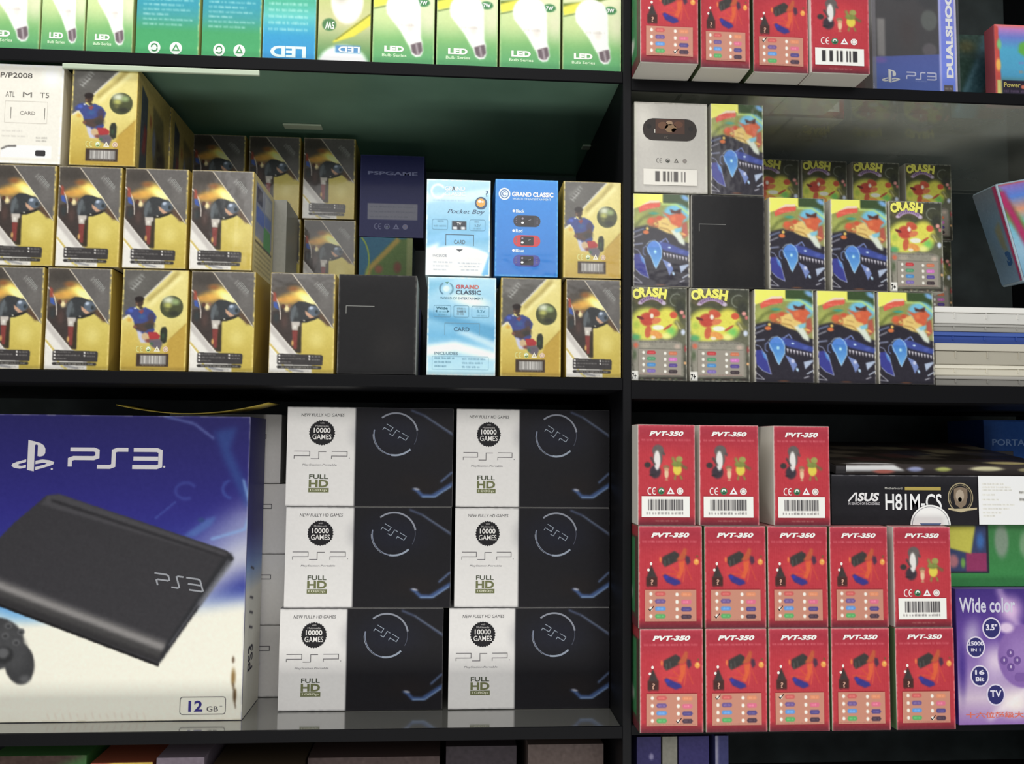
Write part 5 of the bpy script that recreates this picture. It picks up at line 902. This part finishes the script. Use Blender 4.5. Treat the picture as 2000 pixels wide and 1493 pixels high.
# top right shelf
x, s = span(1705, 1872, SH_D, .012, .0905)
ds = product('controller_box', 'controller pack in clear plastic with blue base and upright DUALSHOCK lettering', 'box', None, x, .012, SH_D+.0002, .0905, .1580, .050, dict(side=(110, 110, 130), left=(150, 148, 146)), art('shock', art_shock, material=GLOSS), sx=s)
mesh_obj('clear_cover', box_mesh('clear_cover', -.0465, .0465, -.0285, .0262, 0.0, .1590, CLEAR, .001), ds)
product('toy_box', 'dark teal and brown printed pack between the controller pack and the rainbow carton', 'box', None, Xat(1908, .40, .07), .07, SH_D+.0002, .0620, .0980, .05, dict(side=(50, 70, 66)), art('tealp', lambda: art_teal2(), material=GLOSS))
product('toy_box', 'rainbow edged blue carton with dark lettered panel at the right photo edge', 'box', None, Xat(1945, .38, .02)+.045, .02, SH_D+.0002, .0900, .0860, .018, dict(side=(150, 70, 80), top=(210, 110, 100)), art('rainbow', art_rainbow, material=GLOSS))

# ------------------------------------------------------------------ left bay, bottom: large carton, stacks
xr = Xat(472, -.27, .037)
product('console_box', 'large blue and white carton picturing a slim black console, lettered PS3 12 GB', 'box', None, xr-.165, .037, SH_C+.0002, .3300, .2970, .073, dict(side=(60, 60, 120), right=(120, 120, 150), top=(150, 146, 140)), art('console', art_console), side=art('cside', art_console_side))
P3 = [SH_C+.0002, SH_C+.1034, SH_C+.2066]
for k, ((a, b), (c, d)) in enumerate((((541, 864), (874, 1192)), ((553, 880), (886, 1193)), ((556, 884), (889, 1191)))):
    for j, (pl, pr) in enumerate(((a, b), (c, d))):
        x, s = span(pl, pr, P3[k], .063, .1680, xmax=LX1-.0005)
        product('handheld_box', 'black carton with white FULL HD band, %s stack, %s' % (('left', 'right')[j], ('bottom', 'middle', 'top')[k]), 'box', 'black and white handheld boxes', x, .063, P3[k], .1680, .1031, .048, dict(side=(200, 198, 194), right=(30, 28, 34), top=(120, 118, 118)), art('psp', art_psp), sx=s)
for k in range(4):
    xr = Xat((556, 558, 560, 549)[k], SH_C+.04+.0757*k, .116)
    product('handheld_box', 'light grey carton end in the gap behind the console carton, %s of four' % ('lowest', 'second lowest', 'second highest', 'highest')[k], 'box', 'grey carton ends in the gap', xr-.060, .116, SH_C+.0002+.0757*k, .1200, .0755, .15, dict(side=(190, 188, 184)), art('pspend', art_psp_end))
# bowed yellow-edged sheet on the large carton
bm = bmesh.new(); n = 24; vs = []
for i in range(n+1):
    t = i/n; xx = -.335+.150*t; zz = .0265+.010*(2*t-1)**2+(.004*t)
    vs.append([bm.verts.new((xx, y, Z(zz+dz))) for y, dz in ((.045, 0), (.105, .001), (.105, .0017), (.045, .0007))])
for i in range(n):
    for j in range(4): bm.faces.new((vs[i][j], vs[i][(j+1) % 4], vs[i+1][(j+1) % 4], vs[i+1][j]))
bm.faces.new(vs[0]); bm.faces.new(vs[-1][::-1]); bmesh.ops.recalc_face_normals(bm, faces=bm.faces)
me = bpy.data.meshes.new('paper_sheet'); me.materials.append(mat((170, 150, 60), .4, name='yellow_card')); bm.to_mesh(me); bm.free()
for p in me.polygons: p.use_smooth = True
tagit(mesh_obj('paper_sheet', me), 'thin bowed yellow sheet lying on top of the large console carton', 'sheet')

# ------------------------------------------------------------------ lowest shelf, only the tops show
low = [(-20, 170, (58, 110, 52), .05, .118, 'green box top at the left corner under the grey shelf'), (176, 300, (140, 70, 46), .045, .112, 'orange and yellow box under the grey shelf'), (304, 400, (116, 104, 116), .03, .121, 'mauve grey box under the console carton'),
       (406, 590, (60, 48, 34), .03, .109, 'dark box with gold edge on the lowest shelf'), (600, 860, (66, 50, 48), .05, .112, 'dark brown box on the lowest shelf, left of the black one'), (870, 1010, (46, 36, 44), .06, .118, 'near black box on the lowest shelf'), (1030, 1180, (84, 70, 66), .05, .122, 'brown box beside the centre post on the lowest shelf')]
for pl, pr, c, Y, hh, lab in low:
    a, b = Xat(pl, -.31, Y), min(Xat(pr, -.31, Y), LX1-.001)
    wd = b-a-.001; fr = Art(wd, hh, (0, 0, 100, 100), c, grid=.7)
    if 'orange' in lab: fr.poly([(30, 0), (100, 0), (100, 30), (40, 40)], (200, 170, 60), soft=6)
    if 'gold edge' in lab: fr.rect(0, 12, 100, 20, (196, 160, 70), soft=1)
    if 'green' in lab: fr.poly([(0, 0), (100, 0), (60, 14), (0, 20)], (70, 50, 44), soft=5)
    product('toy_box', lab, 'box', 'boxes on the lowest left shelf', (a+b)/2, Y, SH_G+.0002, wd, hh, .10, dict(side=c), fr.noise(8, 5).mesh('front_print', MATTE))
for pl, pr, c, lab in ((1243, 1292, (44, 38, 92), 'dark blue box beside the centre post on the lowest right shelf'), (1293, 1324, (120, 118, 108), 'narrow grey box between dark blue boxes on the lowest right shelf'), (1325, 1386, (46, 40, 96), 'dark blue box right of the narrow grey one'), (1396, 1424, (50, 52, 100), 'slim dark blue box with pale edge on the lowest right shelf')):
    a, b = max(Xat(pl, -.31, .02), RX0+.0005), Xat(pr, -.31, .02); wd = b-a-.0008
    fr = Art(wd, .138, (0, 0, 100, 100), c, grid=.9)
    if pl == 1243: fr.ell(60, 14, 12, 3, (120, 116, 150), soft=.4).ell(60, 24, 10, 2.5, (120, 116, 150), soft=.4).ell(60, 34, 12, 3, (120, 116, 150), soft=.4)
    if pl == 1396: fr.rect(0, 0, 22, 100, (130, 128, 150), soft=2)
    product('toy_box', lab, 'box', 'boxes on the lowest right shelf', (a+b)/2, .02, SH_H+.0002, wd, .138, .09, dict(side=c), fr.noise(6, 4).mesh('front_print', MATTE))
